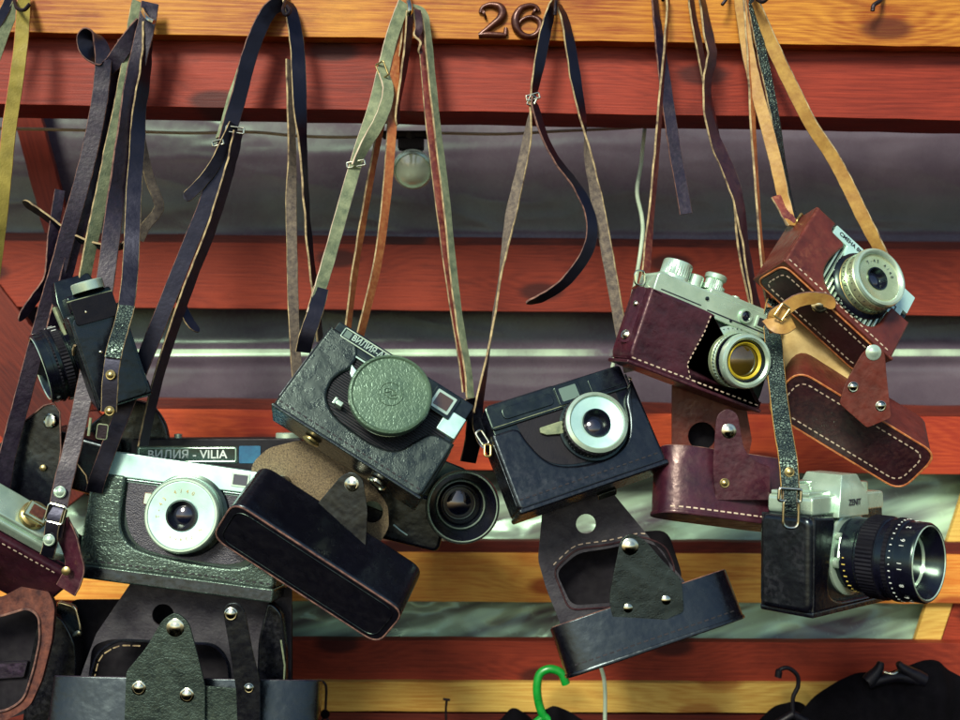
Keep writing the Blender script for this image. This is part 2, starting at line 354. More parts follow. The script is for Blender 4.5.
# ============================================================ SETTING: the stall's timber and plastic sheet
PLN = wood('pale_pine', (140,66,18), (208,146,50), (84,34,14), 1, rough=.4)
PLN2 = wood('yellow_pine', (190,134,54), (224,192,98), (150,80,30), 5, rough=.5, knots=.7)
REDW = wood('shade_red_pine', (112,36,24), (156,58,38), (56,16,14), 2, rough=.45)  # shaded pine undersides: the shade is put into the colour as red
REDW2 = wood('dull_shade_red_pine', (112,38,24), (154,60,36), (56,18,14), 9, rough=.5)  # duller copy of the shaded pine, shade painted in as red
ORW = wood('shade_orange_pine', (150,50,30), (196,84,44), (100,34,22), 3, rough=.5)  # shaded pine of the low beam, shade painted in as orange red
DRW = wood('dark_shade_red_pine', (74,24,18), (112,42,26), (40,14,14), 6, rough=.5)  # darkest copy, shade painted into the pine colour
def plank(name, label, x0, x1, y0, y1, z, th, m, slope=0.0, ang=0, jag=.5):
    """a board whose face lies between picture heights y0 and y1 at its middle"""
    cx, cy = (x0+x1)/2, (y0+y1)/2; Mf = frame(cx, cy, z, 0, 0, ang if ang else -math.degrees(math.atan(slope)))
    b = MB(Mf); w, h = (x1-x0)/2, (y1-y0)/2; n = 60
    ph = random.uniform(0,90)
    top = [(-w+2*w*i/n, h+jag*noise.noise(Vector((i*.9,ph,0)))*2) for i in range(n+1)]
    bot = [(w-2*w*i/n, -h+jag*noise.noise(Vector((i*.9,ph,7)))*2) for i in range(n+1)]
    b.prism(top+bot, -th, 0, m, bevel=.9)
    o = b.build(name, None, M=rigid(Mf)); o['label'] = label; o['category'] = 'plank' if 'plank' in name else 'beam'
    return o
plank('plank', 'orange pine plank along the top carrying the nails and the number 26', -420, 1380, -70, 39.5, -42, 34, PLN, slope=.0155)
plank('beam', 'wide shade-coloured red beam directly under the orange pine plank at the top', -420, 1380, 36, 112, -62, 60, REDW, slope=.0165)  # shaded underside of the top timber, built as its own red board
plank('beam', 'shade-coloured red roof beam crossing between the upper two stretches of plastic sheet', -500, 1460, 245, 311, -250, 16, REDW2, slope=.010)
plank('beam', 'shade-coloured dark red strip lying along the top edge of the middle roof beam', -500, 1460, 237, 246, -253, 14, DRW, slope=.010)
plank('beam', 'shade-coloured orange red roof beam showing low behind the middle row of cameras', -500, 1460, 412, 470, -252, 16, ORW, slope=.010)
plank('beam', 'thin shade-coloured dark red strip on top of the low orange red beam', -500, 1460, 401, 412, -255, 14, DRW, slope=.010)
plank('plank', 'yellow orange pine plank behind the large single lens reflex lens', -500, 1460, 553, 602, -250, 16, wood('golden_pine', (204,116,44), (240,188,88), (150,66,30), 11), slope=.004)
plank('plank', 'shade-coloured dark red strip above the golden pine plank', -500, 1460, 541, 553, -254, 14, DRW, slope=.004)  # shaded strip of the golden timber, built as a separate board
plank('beam', 'shade-coloured brick red beam running low across the picture above the yellow bottom plank', -500, 1460, 641, 685, -246, 16, REDW2, slope=.004)  # shaded face of the bottom timber, built as a red board
plank('plank', 'greenish yellow pine plank running along the bottom', -500, 1460, 682.5, 712, -236, 16, PLN2, slope=.004)
plank('beam', 'shade-coloured dark red beam at the very bottom edge under the yellow plank', -500, 1460, 713.5, 860, -242, 16, DRW, slope=.004)
plank('rafter', 'shade-coloured red rafter leaning steeply behind the leftmost hanging straps', -288, 372, 160, 187, -268, 8, REDW, ang=-75)['category'] = 'rafter'
plank('rafter', 'shade-coloured dull red slanting rafter end at the far left beside the dark camera', -130, 150, 328, 420, -244, 10, DRW, ang=-52)['category'] = 'rafter'
plank('rafter', 'shade-coloured red timber seen at the lower left behind the opened brown case', -160, 190, 545, 700, -262, 8, REDW2, ang=-66)['category'] = 'rafter'
def brace(name, label, pts, z, th, m):
    Mf = frame(pts[0][0], pts[0][1], z); b = MB(Mf); k = kk(z)
    b.prism([((p[0]-pts[0][0]), -(p[1]-pts[0][1])) for p in pts], -th, 0, m, bevel=.9)
    o = b.build(name, None, M=rigid(Mf)); o['label'] = label; o['category'] = 'brace'
brace('brace', 'pale yellow diagonal brace at the right edge beside the large black lens', [(908,662),(934,662),(1010,430),(984,430)], -262, 7, PLN2)
brace('brace', 'shade-coloured red diagonal timber right of the pale yellow brace', [(935,662),(1010,662),(1090,430),(1010,430)], -264, 6, REDW2)  # shaded side of the brace, built as a separate red timber

# plastic sheet
TZ = -312
def th_(x, y):
    q = Vector((x*.004, y*.004, 0)); h = 0
    h += 9*noise.noise(Vector((x*.0016, y*.005, 1)))
    h -= .10*min(0,(y-300))*0
    if 462 < y < 545: h += .40*(y-462)
    elif 545 <= y < 596: h += 33.2*(596-y)/51
    elif 596 <= y < 645: h += .42*(y-596)
    elif y >= 645: h += max(0, 20.6-(y-645)*.4)
    def ridge(yc, wd, amp, sl=0.0, wob=3):
        d = (y - yc - sl*(x-480) - wob*noise.noise(Vector((x*.004, yc, 5))))/wd
        return amp*math.exp(-d*d)
    h += ridge(244, 7, 8) + ridge(355, 8, 9) + ridge(380, 34, 12) + ridge(180, 70, 10) + ridge(150, 5, .8, -.03) + ridge(372, 3, .7)
    if y > 470:
        f = min(1, (y-470)/50)
        u = x*.30+y*1.0
        h += f*(11*abs(noise.noise(Vector((x*.0045, (y+x*.32)*.020, 11)))) + 7*noise.noise(Vector((x*.008, (y+x*.5)*.032, 17))))
        h += f*5*noise.noise(Vector((x*.03, (y+x*.4)*.06, 23)))
    h += (2.2 if y > 462 else .8)*(1-abs(noise.noise(Vector((x*.006+y*.004, y*.03-x*.004, 41)))))**6 + (1.6 if y > 462 else .5)*(1-abs(noise.noise(Vector((x*.009-y*.01, y*.024+x*.005, 47)))))**8
    h += .8*noise.noise(Vector((x*.012, y*.03, 31))) + .12*noise.noise(Vector((x*.05, y*.12, 37)))
    return h
bm = bmesh.new(); NX, NY = 360, 460; x0, x1, y0, y1 = -360, 1320, -160, 900
grid = []
for j in range(NY+1):
    row = []
    for i in range(NX+1):
        x = x0+(x1-x0)*i/NX; y = y0+(y1-y0)*j/NY
        p = vpt(x, y, TZ); p.z += th_(x, y); row.append(bm.verts.new(MV @ p))
    grid.append(row)
for j in range(NY):
    for i in range(NX):
        f = bm.faces.new((grid[j][i], grid[j+1][i], grid[j+1][i+1], grid[j][i+1])); f.smooth = True
me = bpy.data.meshes.new('tarpaulin'); bm.to_mesh(me); bm.free()
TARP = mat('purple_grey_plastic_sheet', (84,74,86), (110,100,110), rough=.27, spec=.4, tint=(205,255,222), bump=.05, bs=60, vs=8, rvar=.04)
GLARE = mat('painted_glare_sheet', (96,88,94), (196,236,200), rough=.24, spec=.9, tint=(205,255,222), bump=.05, bs=60, vs=15, rvar=.05, vstretch=(.3,1,2.6))  # glare on the sheet painted into the colour as pale diagonal streaks
mpn = [n for n in GLARE.node_tree.nodes if n.type == 'MAPPING'][0]; _nt = GLARE.node_tree; mp0 = _nt.nodes.new('ShaderNodeMapping'); mp0.inputs['Rotation'].default_value = (0, R(16), 0); _nt.links.new([n for n in _nt.nodes if n.type == 'TEX_COORD'][0].outputs['Object'], mp0.inputs[0]); _nt.links.new(mp0.outputs[0], mpn.inputs[0])
[n for n in GLARE.node_tree.nodes if n.type == 'TEX_NOISE'][0].inputs['Detail'].default_value = 2.5
crn = [n for n in GLARE.node_tree.nodes if n.type == 'VALTORGB'][0]; crn.color_ramp.elements[0].position = .38; crn.color_ramp.elements[1].position = .66
me.materials.append(TARP); me.materials.append(GLARE); GLINT = mat('painted_glint_line', (98,86,98), (206,240,200), rough=.3, spec=.8, tint=(205,255,222), bump=.05, bs=60, vs=7, vstretch=(1,.2,.2)); me.materials.append(GLINT)  # third material: glossy reflection along the fold, painted as a pale band
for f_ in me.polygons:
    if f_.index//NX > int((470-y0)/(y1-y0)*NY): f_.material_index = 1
    if 349 <= y0+(f_.index//NX)*(y1-y0)/NY <= 355: f_.material_index = 2
to = bpy.data.objects.new('tarpaulin', me); COL.objects.link(to)
tag(to, 'wrinkled glossy purple grey plastic sheet stretched behind the beams', 'tarpaulin')
so = to.modifiers.new('s', 'SOLIDIFY'); so.thickness = .0006

# ------------------------------------------------------------ cable, lamp, cord
b = MB(MV)
b.vtube(cr([(-60,128,-170),(30,129,-170),(120,131,-168),(190,133,-170),(250,132,-168),(300,136,-169),(352,137,-170),(420,133,-170),(500,134,-170),(560,131,-169),(640,127,-170),(720,119,-170),(800,114,-172),(1020,104,-175)],8), 1.6, mat('cream_cable',(190,184,150),(220,214,180)), flat=.5)
tag(b.build('cable', None, M=rigid(PX(-170))), 'thin cream flat cable strung across under the red top beam', 'cable')
LM = frame(411,160,-150); lamp = thing('hanging_lamp', 'small clear round lamp under a black holder on the cable', 'lamp', LM)
b = MB(LM); b.box(-29,30,22,29,-8,4,PMT,bevel=1.5); b.lathe([(0,0),(9,0),(9,22),(0,22)],PMT,M=Matrix.Translation((0,6,-4))@Matrix.Rotation(R(-90),4,'X'),seg=24)
b.box(-13,13,10,22,-7,5,PMT,bevel=2); b.build('socket', lamp)
BULB = glassmat('bulb_glass', (226,244,208)); BULB.node_tree.nodes['Principled BSDF'].inputs['Roughness'].default_value = .12
BULB.node_tree.nodes['Principled BSDF'].inputs['Transmission Weight'].default_value = .0
b = MB(LM @ Matrix.Translation((2,-9,0)) @ Matrix.Rotation(R(28),4,'X')); b.lathe([(9,-24),(11,-18),(17,-10),(20,-3),(20.5,1),(19.5,3),(17,5),(15,5.4),(12,8),(6,10.5),(0,11.2)], BULB); gb = b.build('bulb', lamp)
b = MB(LM @ Matrix.Translation((2,-9,0)) @ Matrix.Rotation(R(28),4,'X')); b.lathe([(18.5,3.4),(19.8,3.2),(19.8,4.6),(17.6,6.2),(17.2,5.2),(18.5,3.4)], CHR); b.build('bulb_rim', gb)
CORD = mat('white_cord', (170,196,166), (204,224,196), rough=.45)
b = MB(MV); b.vtube(cr([(646,117,-150),(643,145,-148),(641,165,-150),(637,192,-150),(642,218,-150),(642,240,-150),(634,290,-150),(622,335,-150),(611,375,-150),(602,450,-150),(597,560,-150),(594,640,-150),(600,664,-146),(605,690,-150),(604,760,-150)],8), 2.0, CORD)
tag(b.build('cord', None, M=rigid(PX(-150))), 'thin white cord dangling from the red beam behind the middle camera', 'cord')

# ------------------------------------------------------------ number and nails
def digit(name, label, strokes):
    Mf = frame(strokes[0][0][0][0], 20, -41); b = MB(MV)
    for pts, rad in strokes:
        n = 6; C = cr([(p[0],p[1],-40) for p in pts], n); rr = [c[0]*1.14 for c in cr([(r,) for r in rad], n)]
        b.vtube(C, rr, BRZ, seg=12, flat=1.05)
    tag(b.build(name, None, M=rigid(Mf)), label, 'number')
BRZ = mat('dark_bronze', (58,28,22), (92,50,34), rough=.3, metal=.35, bump=.4, bs=300, spec=.6)
digit('house_number', 'dark bronze digit 2 nailed to the orange pine plank', [
    ([(485,14),(483,15)], [4.3,4.0]), ([(480.5,13),(482,8.5),(487,5.5),(493,5),(500,7.5),(502.5,13),(500,19),(494,24),(487,29.5),(480.5,34.5)], [1.8,1.9,2.2,2.8,3.8,4.1,3.7,3.1,2.5,2.2]),
    ([(478.5,35.3),(488,34.6),(498,35.2),(506,35.2)], [2.2,2.7,2.8,2.3]), ([(505.4,35),(506,28)], [2.3,1.7])])
digit('house_number', 'dark bronze digit 6 nailed to the plank, half behind a black strap', [
    ([(535,12),(533.5,11)], [4.1,3.6]), ([(539,11),(536,7),(530,5.6),(522,8),(517,14),(515.3,21),(517,29),(522,34.5),(529,36.6),(536,34.5),(540.5,28.5),(540,22),(535,18),(528,17.4),(521.5,20.5),(518.5,25)], [1.8,2.0,2.3,2.8,3.5,3.9,3.6,2.9,2.5,2.7,3.2,3.1,2.4,1.9,1.7,1.4])])
def nail(x, y, label, pts, r=1.9, m=IRN):
    b = MB(MV); b.vtube(cr(pts,5), r, m)
    tag(b.build('nail', None, M=rigid(frame(x,y,-40))), label, 'nail', None)
nail(8,2,'dark bent nail holding the leftmost greenish strap',[(8,-8,-44),(14,0,-22),(17,8,-10),(24,10,-4),(30,4,-2)])
nail(140,4,'bent nail holding the thick bundle of straps at the left',[(146,6,-44),(143,10,-16),(147,18,0),(154,22,4)],2.4,NIK)
nail(285,8,'curled nail tip under the black strap between the bundle and the tan straps',[(287,-8,-44),(285,2,-24),(283,10,-8),(286,15,-6),(290,11,-8),(287,6,-12)])
nail(408,6,'steel hook holding the greenish suede strap above the round lamp',[(406,-12,-44),(408,-2,-18),(410,8,-6),(409,16,-8)],2.6,NIK)
nail(556,6,'dark nail hanging down right of the digit 6',[(556,-8,-44),(556,0,-22),(555.5,8,-16),(555,15,-16)],2.0)
nail(662,-4,'nail at the top edge holding the pair of thin brown straps',[(662,-14,-44),(662,-5,-20),(663,0,-12)])
nail(700,-6,'nail at the top edge holding the wide red brown strap',[(700,-16,-44),(700,-7,-20),(701,-2,-12)])
nail(750,0,'bent nail at the top right among the yellow and black straps',[(752,-14,-44),(754,-4,-22),(762,2,-8),(768,-2,-4)])
nail(722,2,'short dark nail point left of the yellow strap',[(730,-10,-44),(727,-2,-26),(722,5,-24)],1.7)
nail(878,5,'lone bent nail near the right end of the pine plank with nothing on it',[(884,-8,-43),(881,0,-28),(874,5,-24),(872.5,11,-24)],2.2)

# ------------------------------------------------------------ hangers and clothes below
GPL = mat('bright_green_plastic', (8,120,36), (14,150,50), rough=.35, spec=.6)
b = MB(MV); b.vtube(cr([(566,684,-170),(561,673,-170),(550,669,-170),(540,674,-170),(537,688,-170),(539,704,-170),(544,718,-170)],6), 4.3, GPL, seg=12)
b.vtube(cr([(544,716,-170),(500,752,-170),(470,768,-170),(620,768,-170),(590,752,-170),(544,716,-170)],4), 4, GPL, seg=10)
tag(b.build('clothes_hanger', None, M=rigid(frame(545,700,-170))), 'bright green plastic hanger hook sticking up at the bottom', 'hanger')
b = MB(MV); b.vtube(cr([(778,677,-170),(780,670,-170),(788,668,-170),(797,675,-170),(798,686,-170),(793,698,-170),(793,716,-170)],6), [3.6]*6+[2.2]*31, PMT, seg=10)
b.vtube(cr([(793,714,-170),(740,752,-170),(850,752,-170),(793,714,-170)],4), 4, PMT, seg=10)
tag(b.build('clothes_hanger', None, M=rigid(frame(790,700,-170))), 'slim black hanger hook left of the dark garment', 'hanger')
b = MB(MV); b.vtube(cr([(868,682,-150),(878,670,-150),(881,662,-150)],5), [7,7,6.6,6,5.4,5,4.6,4.2,4,3.6,3], PMT, seg=12)
b.vtube(cr([(898,663,-150),(905,670,-150),(924,680,-150)],5), [3,3.6,4,4.4,5,5.6,6,6.4,7,7,7], PMT, seg=12)
b.vtube(cr([(868,684,-150),(885,679,-150),(900,677,-150),(924,682,-150)],5), 5, PMT, seg=12)
b.vtube(cr([(884,672,-152),(893,674,-148),(900,670,-152)],5), 1.6, NIK, seg=10)
tag(b.build('clothes_hanger', None, M=rigid(frame(890,680,-150))), 'thick black hanger with two prongs rising from the dark garment', 'hanger')
CLO = mat('black_cloth', (4,4,7), (9,8,13), rough=.95, spec=.08, bump=.6, bs=500)
def garment(label, top, z, seed, depth=40):
    C = cr(top, 8); b = MB(MV); t = bmesh.new(); rows = []
    for j in range(22):
        row = []
        for i, c in enumerate(C):
            f = j/21; y = c[1]+f*150; x = c[0]+ (c[0]-top[len(top)//2][0])*f*.12
            dz = depth*math.sin(math.pi*i/(len(C)-1))*min(1,(j+.3)/4)**.5 + 9*noise.noise(Vector((x*.05, f*1.2, seed)))
            p = vpt(x, y+3*noise.noise(Vector((x*.04,seed,0)))*f, z); p.z += dz-depth; row.append(t.verts.new(p))
        rows.append(row)
    for a, q in zip(rows, rows[1:]):
        for i in range(len(C)-1): t.faces.new((a[i], q[i], q[i+1], a[i+1]))
    b.add(t, CLO); o = b.build('garment', None, M=rigid(frame(top[0][0],720,z))); tag(o, label, 'garment')
    m = o.modifiers.new('s','SOLIDIFY'); m.thickness = .003
garment('black garment on the thick pronged hanger at the lower right corner', [(800,735),(822,710),(842,694),(862,683),(880,680),(905,679),(928,670),(948,668),(964,680),(1000,700),(1040,735)], -140, 3)
garment('black garment on the slim black hanger at the bottom', [(758,735),(776,714),(786,707),(796,705),(808,709),(822,722),(840,735)], -175, 5, 20)
garment('dark garment under the green hanger at the bottom edge', [(520,740),(536,722),(548,713),(556,710),(568,716),(590,728),(620,745)], -160, 8, 20)
garment('dark cloth peak left of the green hanger at the bottom edge', [(490,730),(506,718),(514,711),(522,715),(540,730)], -180, 9, 12)
b = MB(MV); b.vtube(cr([(322,681,-180),(326,686,-180),(326,700,-180),(325,716,-180)],5), 1.3, IRN); b.lathe([(0,-5),(4,-4),(5.5,0),(4,4),(0,5)],CLO,M=Matrix.Translation(vpt(325,714,-180)))
b.vtube([(325,716,-180),(310,735,-180),(340,735,-180),(325,716,-180)],1.3,IRN)
tag(b.build('clothes_hanger', None, M=rigid(frame(325,700,-180))), 'thin wire hanger hook beside the hanging green and black case', 'hanger')
b = MB(MV); b.vtube(cr([(447,699,-200),(446,708,-200),(446,722,-200)],5), 1.2, IRN); b.vtube([(443,699,-200),(450,700,-200)], 1.3, IRN); b.vtube([(446,722,-200),(430,735,-200),(462,735,-200),(446,722,-200)],1.2,IRN)
tag(b.build('clothes_hanger', None, M=rigid(frame(446,710,-200))), 'tiny wire hook tip in front of the yellow bottom plank left of the green hook', 'hanger')
# ============================================================ cameras
T = Matrix.Translation
def RX(a): return Matrix.Rotation(R(a),4,'X')
def RY(a): return Matrix.Rotation(R(a),4,'Y')
def RZ(a): return Matrix.Rotation(R(a),4,'Z')
def text(root, name, s_, M, size, m, depth=.4, font=None, align='CENTER', xs=1.0):
    cu = bpy.data.curves.new(name, 'FONT'); cu.body = s_; cu.size = size; cu.align_x = align; cu.align_y = 'CENTER'; cu.extrude = depth/2; cu.offset = size*.012
    o = bpy.data.objects.new(name, cu); COL.objects.link(o)
    dg = bpy.context.evaluated_depsgraph_get(); me0 = bpy.data.meshes.new_from_object(o.evaluated_get(dg))
    t = bmesh.new(); t.from_mesh(me0); bmesh.ops.transform(t, matrix=Matrix.Diagonal((xs,1,1,1)), verts=t.verts[:])
    bpy.data.objects.remove(o); bpy.data.curves.remove(cu); bpy.data.meshes.remove(me0)
    b = MB(M); b.add(t, m); return b.build(name, root)
def snap(parent, M, x, y, z, r, m=None, name='snap', ring=True):
    b = MB(M); b.lathe([(r*1.12,z-.5),(r*1.12,z+.5),(r*.95,z+1.1),(r*.8,z+1.0),(r*.62,z+1.7),(r*.3,z+2.4),(0,z+2.6)] if ring else [(r,z-.5),(r*.95,z+.7),(r*.6,z+1.6),(0,z+2.0)], m or NIK, x, y, seg=28)
    return b.build(name, parent)
def lensset(root, M, cx, cy, parts, glass, name='lens', seg=64, first_label=None):
    """parts: list of (part name, profile, material, flute?)"""
    base = None
    for nm, prof, m, *fl in parts:
        b = MB(M); kw = {}
        if fl: kw = dict(flute=fl[0], fr=fl[1], )
        b.lathe(prof, m, cx, cy, seg=(fl[2] if len(fl) > 2 else seg), **kw)
        o = b.build(nm, base or root)
        if base is None: base = o
    if glass:
        r, z, gm = glass; b = MB(M); b.lathe([(r,z),(r*.8,z+r*.12),(r*.5,z+r*.22),(r*.2,z+r*.27),(0,z+r*.28)], gm, cx, cy, seg=40); b.build('lens_glass', base)
    return base
def lens_marks(parent, M, cx, cy, r, z, n, m, sz=1.6, a0=0, a1=360, L=.5):
    """tick marks standing on the side of a barrel"""
    b = MB(M)
    for i in range(n):
        a = R(a0+(a1-a0)*i/max(1,n)); q = T((cx+r*math.cos(a), cy+r*math.sin(a), z)) @ Matrix.Rotation(a,4,'Z') @ RY(90)
        b.box(-sz*(1 if i%2 else .55), sz*(1 if i%2 else .55), -.45, .45, -.3, .35, m, M=q)
    return b.build('scale_marks', parent)
def ringtext(parent, M, cx, cy, r, z, s_, size, m, a0=160, step=9, side=False):
    t = None; b = MB(M)
    for i, ch in enumerate(s_):
        if ch == ' ': continue
        a = a0-i*step
        cu = bpy.data.curves.new('c','FONT'); cu.body = ch; cu.size = size; cu.align_x='CENTER'; cu.align_y='CENTER'; cu.extrude=.15
        o = bpy.data.objects.new('c',cu); COL.objects.link(o); dg = bpy.context.evaluated_depsgraph_get(); me0 = bpy.data.meshes.new_from_object(o.evaluated_get(dg))
        bpy.data.objects.remove(o); bpy.data.curves.remove(cu)
        q = bmesh.new(); q.from_mesh(me0); bpy.data.meshes.remove(me0)
        Mq = T((cx+r*math.cos(R(a)), cy+r*math.sin(R(a)), z)) @ RZ(a-90)
        if side: Mq = Mq @ RX(-90) @ RZ(0)
        b.add(q, m, Mq)
    return b.build('lettering', parent)
def half_case(root, M, w, h, yl, cut, yr, D, m, base_m=None, seam=6, st=THD, rl=7, base_h=0, label=None, front=3):
    b = MB(M); out = [(-w/2-2, yl)]+list(cut)+[(w/2+2, yr)]
    low = rp([(w/2+2,yr-1),(w/2+2,-h/2),(-w/2-2,-h/2),(-w/2-2,yl-1)], [0,rl,rl,0])
    b.prism(out+low, -D/2-2, D/2+front, m, dome=[(.4,1.1),(.6,.8),(1.0,.6),(1.4,.35)])
    b.stitch([(-w/2+1,-h/2+seam),(w/2-1,-h/2+seam)], D/2+front, st, dash=4.2, gap=2.6, w=.7)
    # a welt of leather along the lower front edge
    b.prism(rect(-w/2-3,-h/2-base_h-1.5,w/2+3,-h/2+2,2.5), -D/2-3.5, D/2+front+1.2, base_m or m, bevel=2.0, bseg=3)
    for sx in (-1,1):   # creases on the end walls
        b.prism(rect(-D/2+2,-h/2+3,D/2-2,min(yl,yr)-6,4), -.6,.8, m, M=T((sx*(w/2+2),0,0)) @ RY(90), bevel=.5)
    return b.build('half_case', root, label=label)
def panel_sheet(root, name, pts, z, th, m, holes=(), tx=0, ty=0, cx=0, cy=0, bevel=.5, r=3, rim=None, rimst=None, label=None):
    M = PX(z, tx, ty, cx, cy); b = MB(M)
    b.prism(rp(pts, r) if r else pts, -th, 0, m, holes=holes, bevel=bevel)
    if rimst:
        for q in rimst: b.stitch(q, 0, THR, 4, 2.6, .5)
    o = b.build(name, root, label=label); return o, M
def strap(root, pts, Wd, mf, mb=None, me=None, T_=2.2, name='strap', **k):
    b = MB(MV); b.ribbon(pts, Wd, T_, mf, mb or mf, me or EDG, **k)
    return b.build(name, root)
def loose(label, pts, Wd, mf, mb=None, me=None, T_=2.2, group=None, **k):
    b = MB(MV); b.ribbon(pts, Wd, T_, mf, mb or mf, me or EDG, **k)
    c = pts[0]; return tag(b.build('leather_strap', None, M=rigid(frame(c[0],c[1],c[2]))), label, 'strap', group)
def ring(root, pts, r, m=None, name='strap_ring', closed=True, n=5):
    b = MB(MV); b.vtube(cr(pts, n, closed=closed), r, m or NIK, closed=closed); return b.build(name, root)
def loopring(root, M, x, y, z, rx_, ry_, r, m=None, name='strap_ring', tilt=None, sq=False):
    b = MB(M); Q = T((x,y,z)) @ (tilt or Matrix.Identity(4))
    pts = rp([(-rx_,-ry_),(rx_,-ry_),(rx_,ry_),(-rx_,ry_)], min(rx_,ry_)*(.35 if sq else .95), 6)
    b.tube([(p[0],p[1],0) for p in pts], r, m or NIK, closed=True, M=Q); return b.build(name, root)

# ---------------------------------------------------------------- 1: large viewfinder camera with lens cap (left of centre)
M = frame(375,414,14,-22,-3,-32)
c = thing('camera', 'black camera with a round greenish lens cap, tilted down to the right', 'camera', M, 'old film cameras hanging by their straps')
b = MB(M); b.prism(rect(-80,-52,80,54,6), -22, 20, PBK, bevel=2)
for i in range(30):
    y = 32-2.6*i
    b.box(-62,72,y-.75,y+.75,19.5,21.4,PMT)
b.build('body', c)
b = MB(M); b.prism(rect(-80,34,80,55.5,3), -23, 23.5, PBK, bevel=1.6); tp = b.build('top_plate', c)
b = MB(M); b.prism(rect(-70,42,-6,52.5,1.2), 23.4, 24.4, PBK, bevel=.3); o = rect(-70,42,-6,52.5,1.4)
b.tube([(p[0],p[1],24.6) for p in o], .75, CHR, closed=True)
b.prism(rect(-68,43.6,-61,51,.5), 24.3, 24.8, GLW); b.build('name_plate', c)
text(tp, 'lettering', 'BИЛИЯ-АВТО', M @ T((-33,47.3,24.8)), 9.4, CHR, .7, xs=.86)
b = MB(M); b.prism(rect(-24,34.8,0,40,1), 23, 25, WHT, bevel=.4); b.box(-70,34,32,33.2,32.9-12,34.2-12+2,CHR); b.box(-70,30,31.6,33,21,24.4,CHR,bevel=.3); b.build('trim', tp)
b = MB(M); b.prism(rect(38,27,66,53,2), 22, 26.5, PBK, bevel=1); b.prism(rect(41,30,63,50,1.5), 26, 27, CHR, bevel=.3); b.prism(rect(44,33,60,47,1), 26.8, 27.5, GLB); b.build('viewfinder', c)
b = MB(M); b.prism([(60,14),(81,14),(81,38),(66,38),(60,30)], -20, 24.6, WHT, bevel=1.3); b.build('side_cover', c)
b = MB(M); b.prism([(-44,23),(-22,15),(-24,5),(-40,14)], 20, 25, WHT, bevel=.8); b.build('lever', c)
b = MB(M); b.box(-34,-27,-22,-17,21,34,CHR,bevel=1); b.box(-37,-34,-23,-16,28,34,CHR,bevel=.6); b.build('lens_lever', c)
ls = lensset(c, M, 7, 11, [('lens',[(0,20),(36,20),(36,24),(34,25),(34,32),(37,33),(37,41),(0,41)],PBK),
    ('barrel_ring',[(35.2,25.5),(36.8,26),(36.8,28),(35.2,28.5)],CHR)], None)
CAPM = mat('embossed_green_grey_plastic', (62,84,68), (84,108,84), rough=.38, bump=.35, bs=300, kind='voronoi', spec=.8, tint=MINT, bdist=.0004, vs=40)
b = MB(M); b.lathe([(0,40),(39.5,40),(40.5,42),(40.5,47),(39.5,49.4),(37.6,50.2),(36.6,49.2),(36,48.6),(12.4,49.2),(12,50),(11,50),(10.6,49.2),(0,49.2)], CAPM, 7, 11, seg=72); cap = b.build('lens_cap', c)
b = MB(M)
b.tube([(7+7.2*math.cos(a)*1.0, 11+4.2*math.sin(a), 49.4) for a in [i*math.pi/10 for i in range(20)]], .55, CAPM, closed=True)
b.tube([(1,8,49.5),(6,13,49.5),(8,9,49.5),(13,14,49.5)], .55, CAPM); b.build('emblem', cap)
half_case(c, M, 164, 108, 46, cr([(-58,46),(-50,42),(-44,33),(-43,20),(-48,8),(-50,-4),(-44,-20),(-26,-30),(0,-33),(26,-32),(42,-24),(50,-8),(57,4),(66,9),(75,10)],4), 10, 44, GRN2, BLKS, seam=7, label='half case of greenish grained leather with black base')
for x in (-37, 40):
    b = MB(M @ T((x,-57,0)) @ RX(90)); b.lathe([(0,0),(10,0),(10,2.5),(8.6,3.6),(7.6,2.4),(3,2.2),(0,2.2)] if x > 0 else [(0,0),(9,0),(9,2),(6,3),(0,3)], NIK if x>0 else BRS, seg=32); b.build('stud', c)
b = MB(M); b.prism(rect(-8,-40,8,30,3), 0, 2, BLKS, M=T((-86,0,0))@RY(-90), bevel=.6); b.build('side_tab', c)
# its hanging flap: speckled suede back, black box, tab with three snaps
panel_sheet(c, 'flap_back', [(250,472),(254,461),(268,448),(300,440),(330,446),(362,470),(388,505),(389,528),(374,552),(350,540),(300,520)], -22, 2.5, SUE, holes=[circ(372,512,11,20)], r=7)
MF = frame(307,575,44,34,4,-34)
b = MB(MF); b.prism(rect(-101,-31,101,31,17), -66, -1.5, BLKS, bevel=3, bseg=3); b.prism(rect(-99,-29,99,29,16,6), -2, -.6, PMT)
o = rect(-100.2,-30.2,100.2,30.2,16,6); b.tube([(p[0],p[1],-1) for p in o], 1.0, EDD, closed=True, seg=6)
b.tube([(p[0]*.93,p[1]*.82,-.4) for p in o], .5, BLK, closed=True, seg=6); fl = b.build('case_flap', c)
b = MB(MF); b.lathe([(0,-50),(30,-50),(34,-40),(34,0),(0,0)], BLKS, -20, -46, M=RX(0)) if False else None
b.prism(rect(-60,-34,30,10,12), -74, -20, BLKS, bevel=4, bseg=3); b.build('lens_bulge', fl)
tb, MT = panel_sheet(fl, 'tab', [(296,534),(318,503),(341,476),(352,471),(363,478),(368,510),(366,548),(358,576)], 16, 2.5, BLKS, r=[3,6,6,8,8,5,5,3], ty=.02, tx=.12, cx=330, cy=520)
ROOTM[tb.name] = ROOTM[c.name]
for x,y,r in ((352,484,6.6),(317,521,5),(352,547,5)): snap(fl, MT @ Matrix.Diagonal((1,1,1,1)), x, y, 0, r)
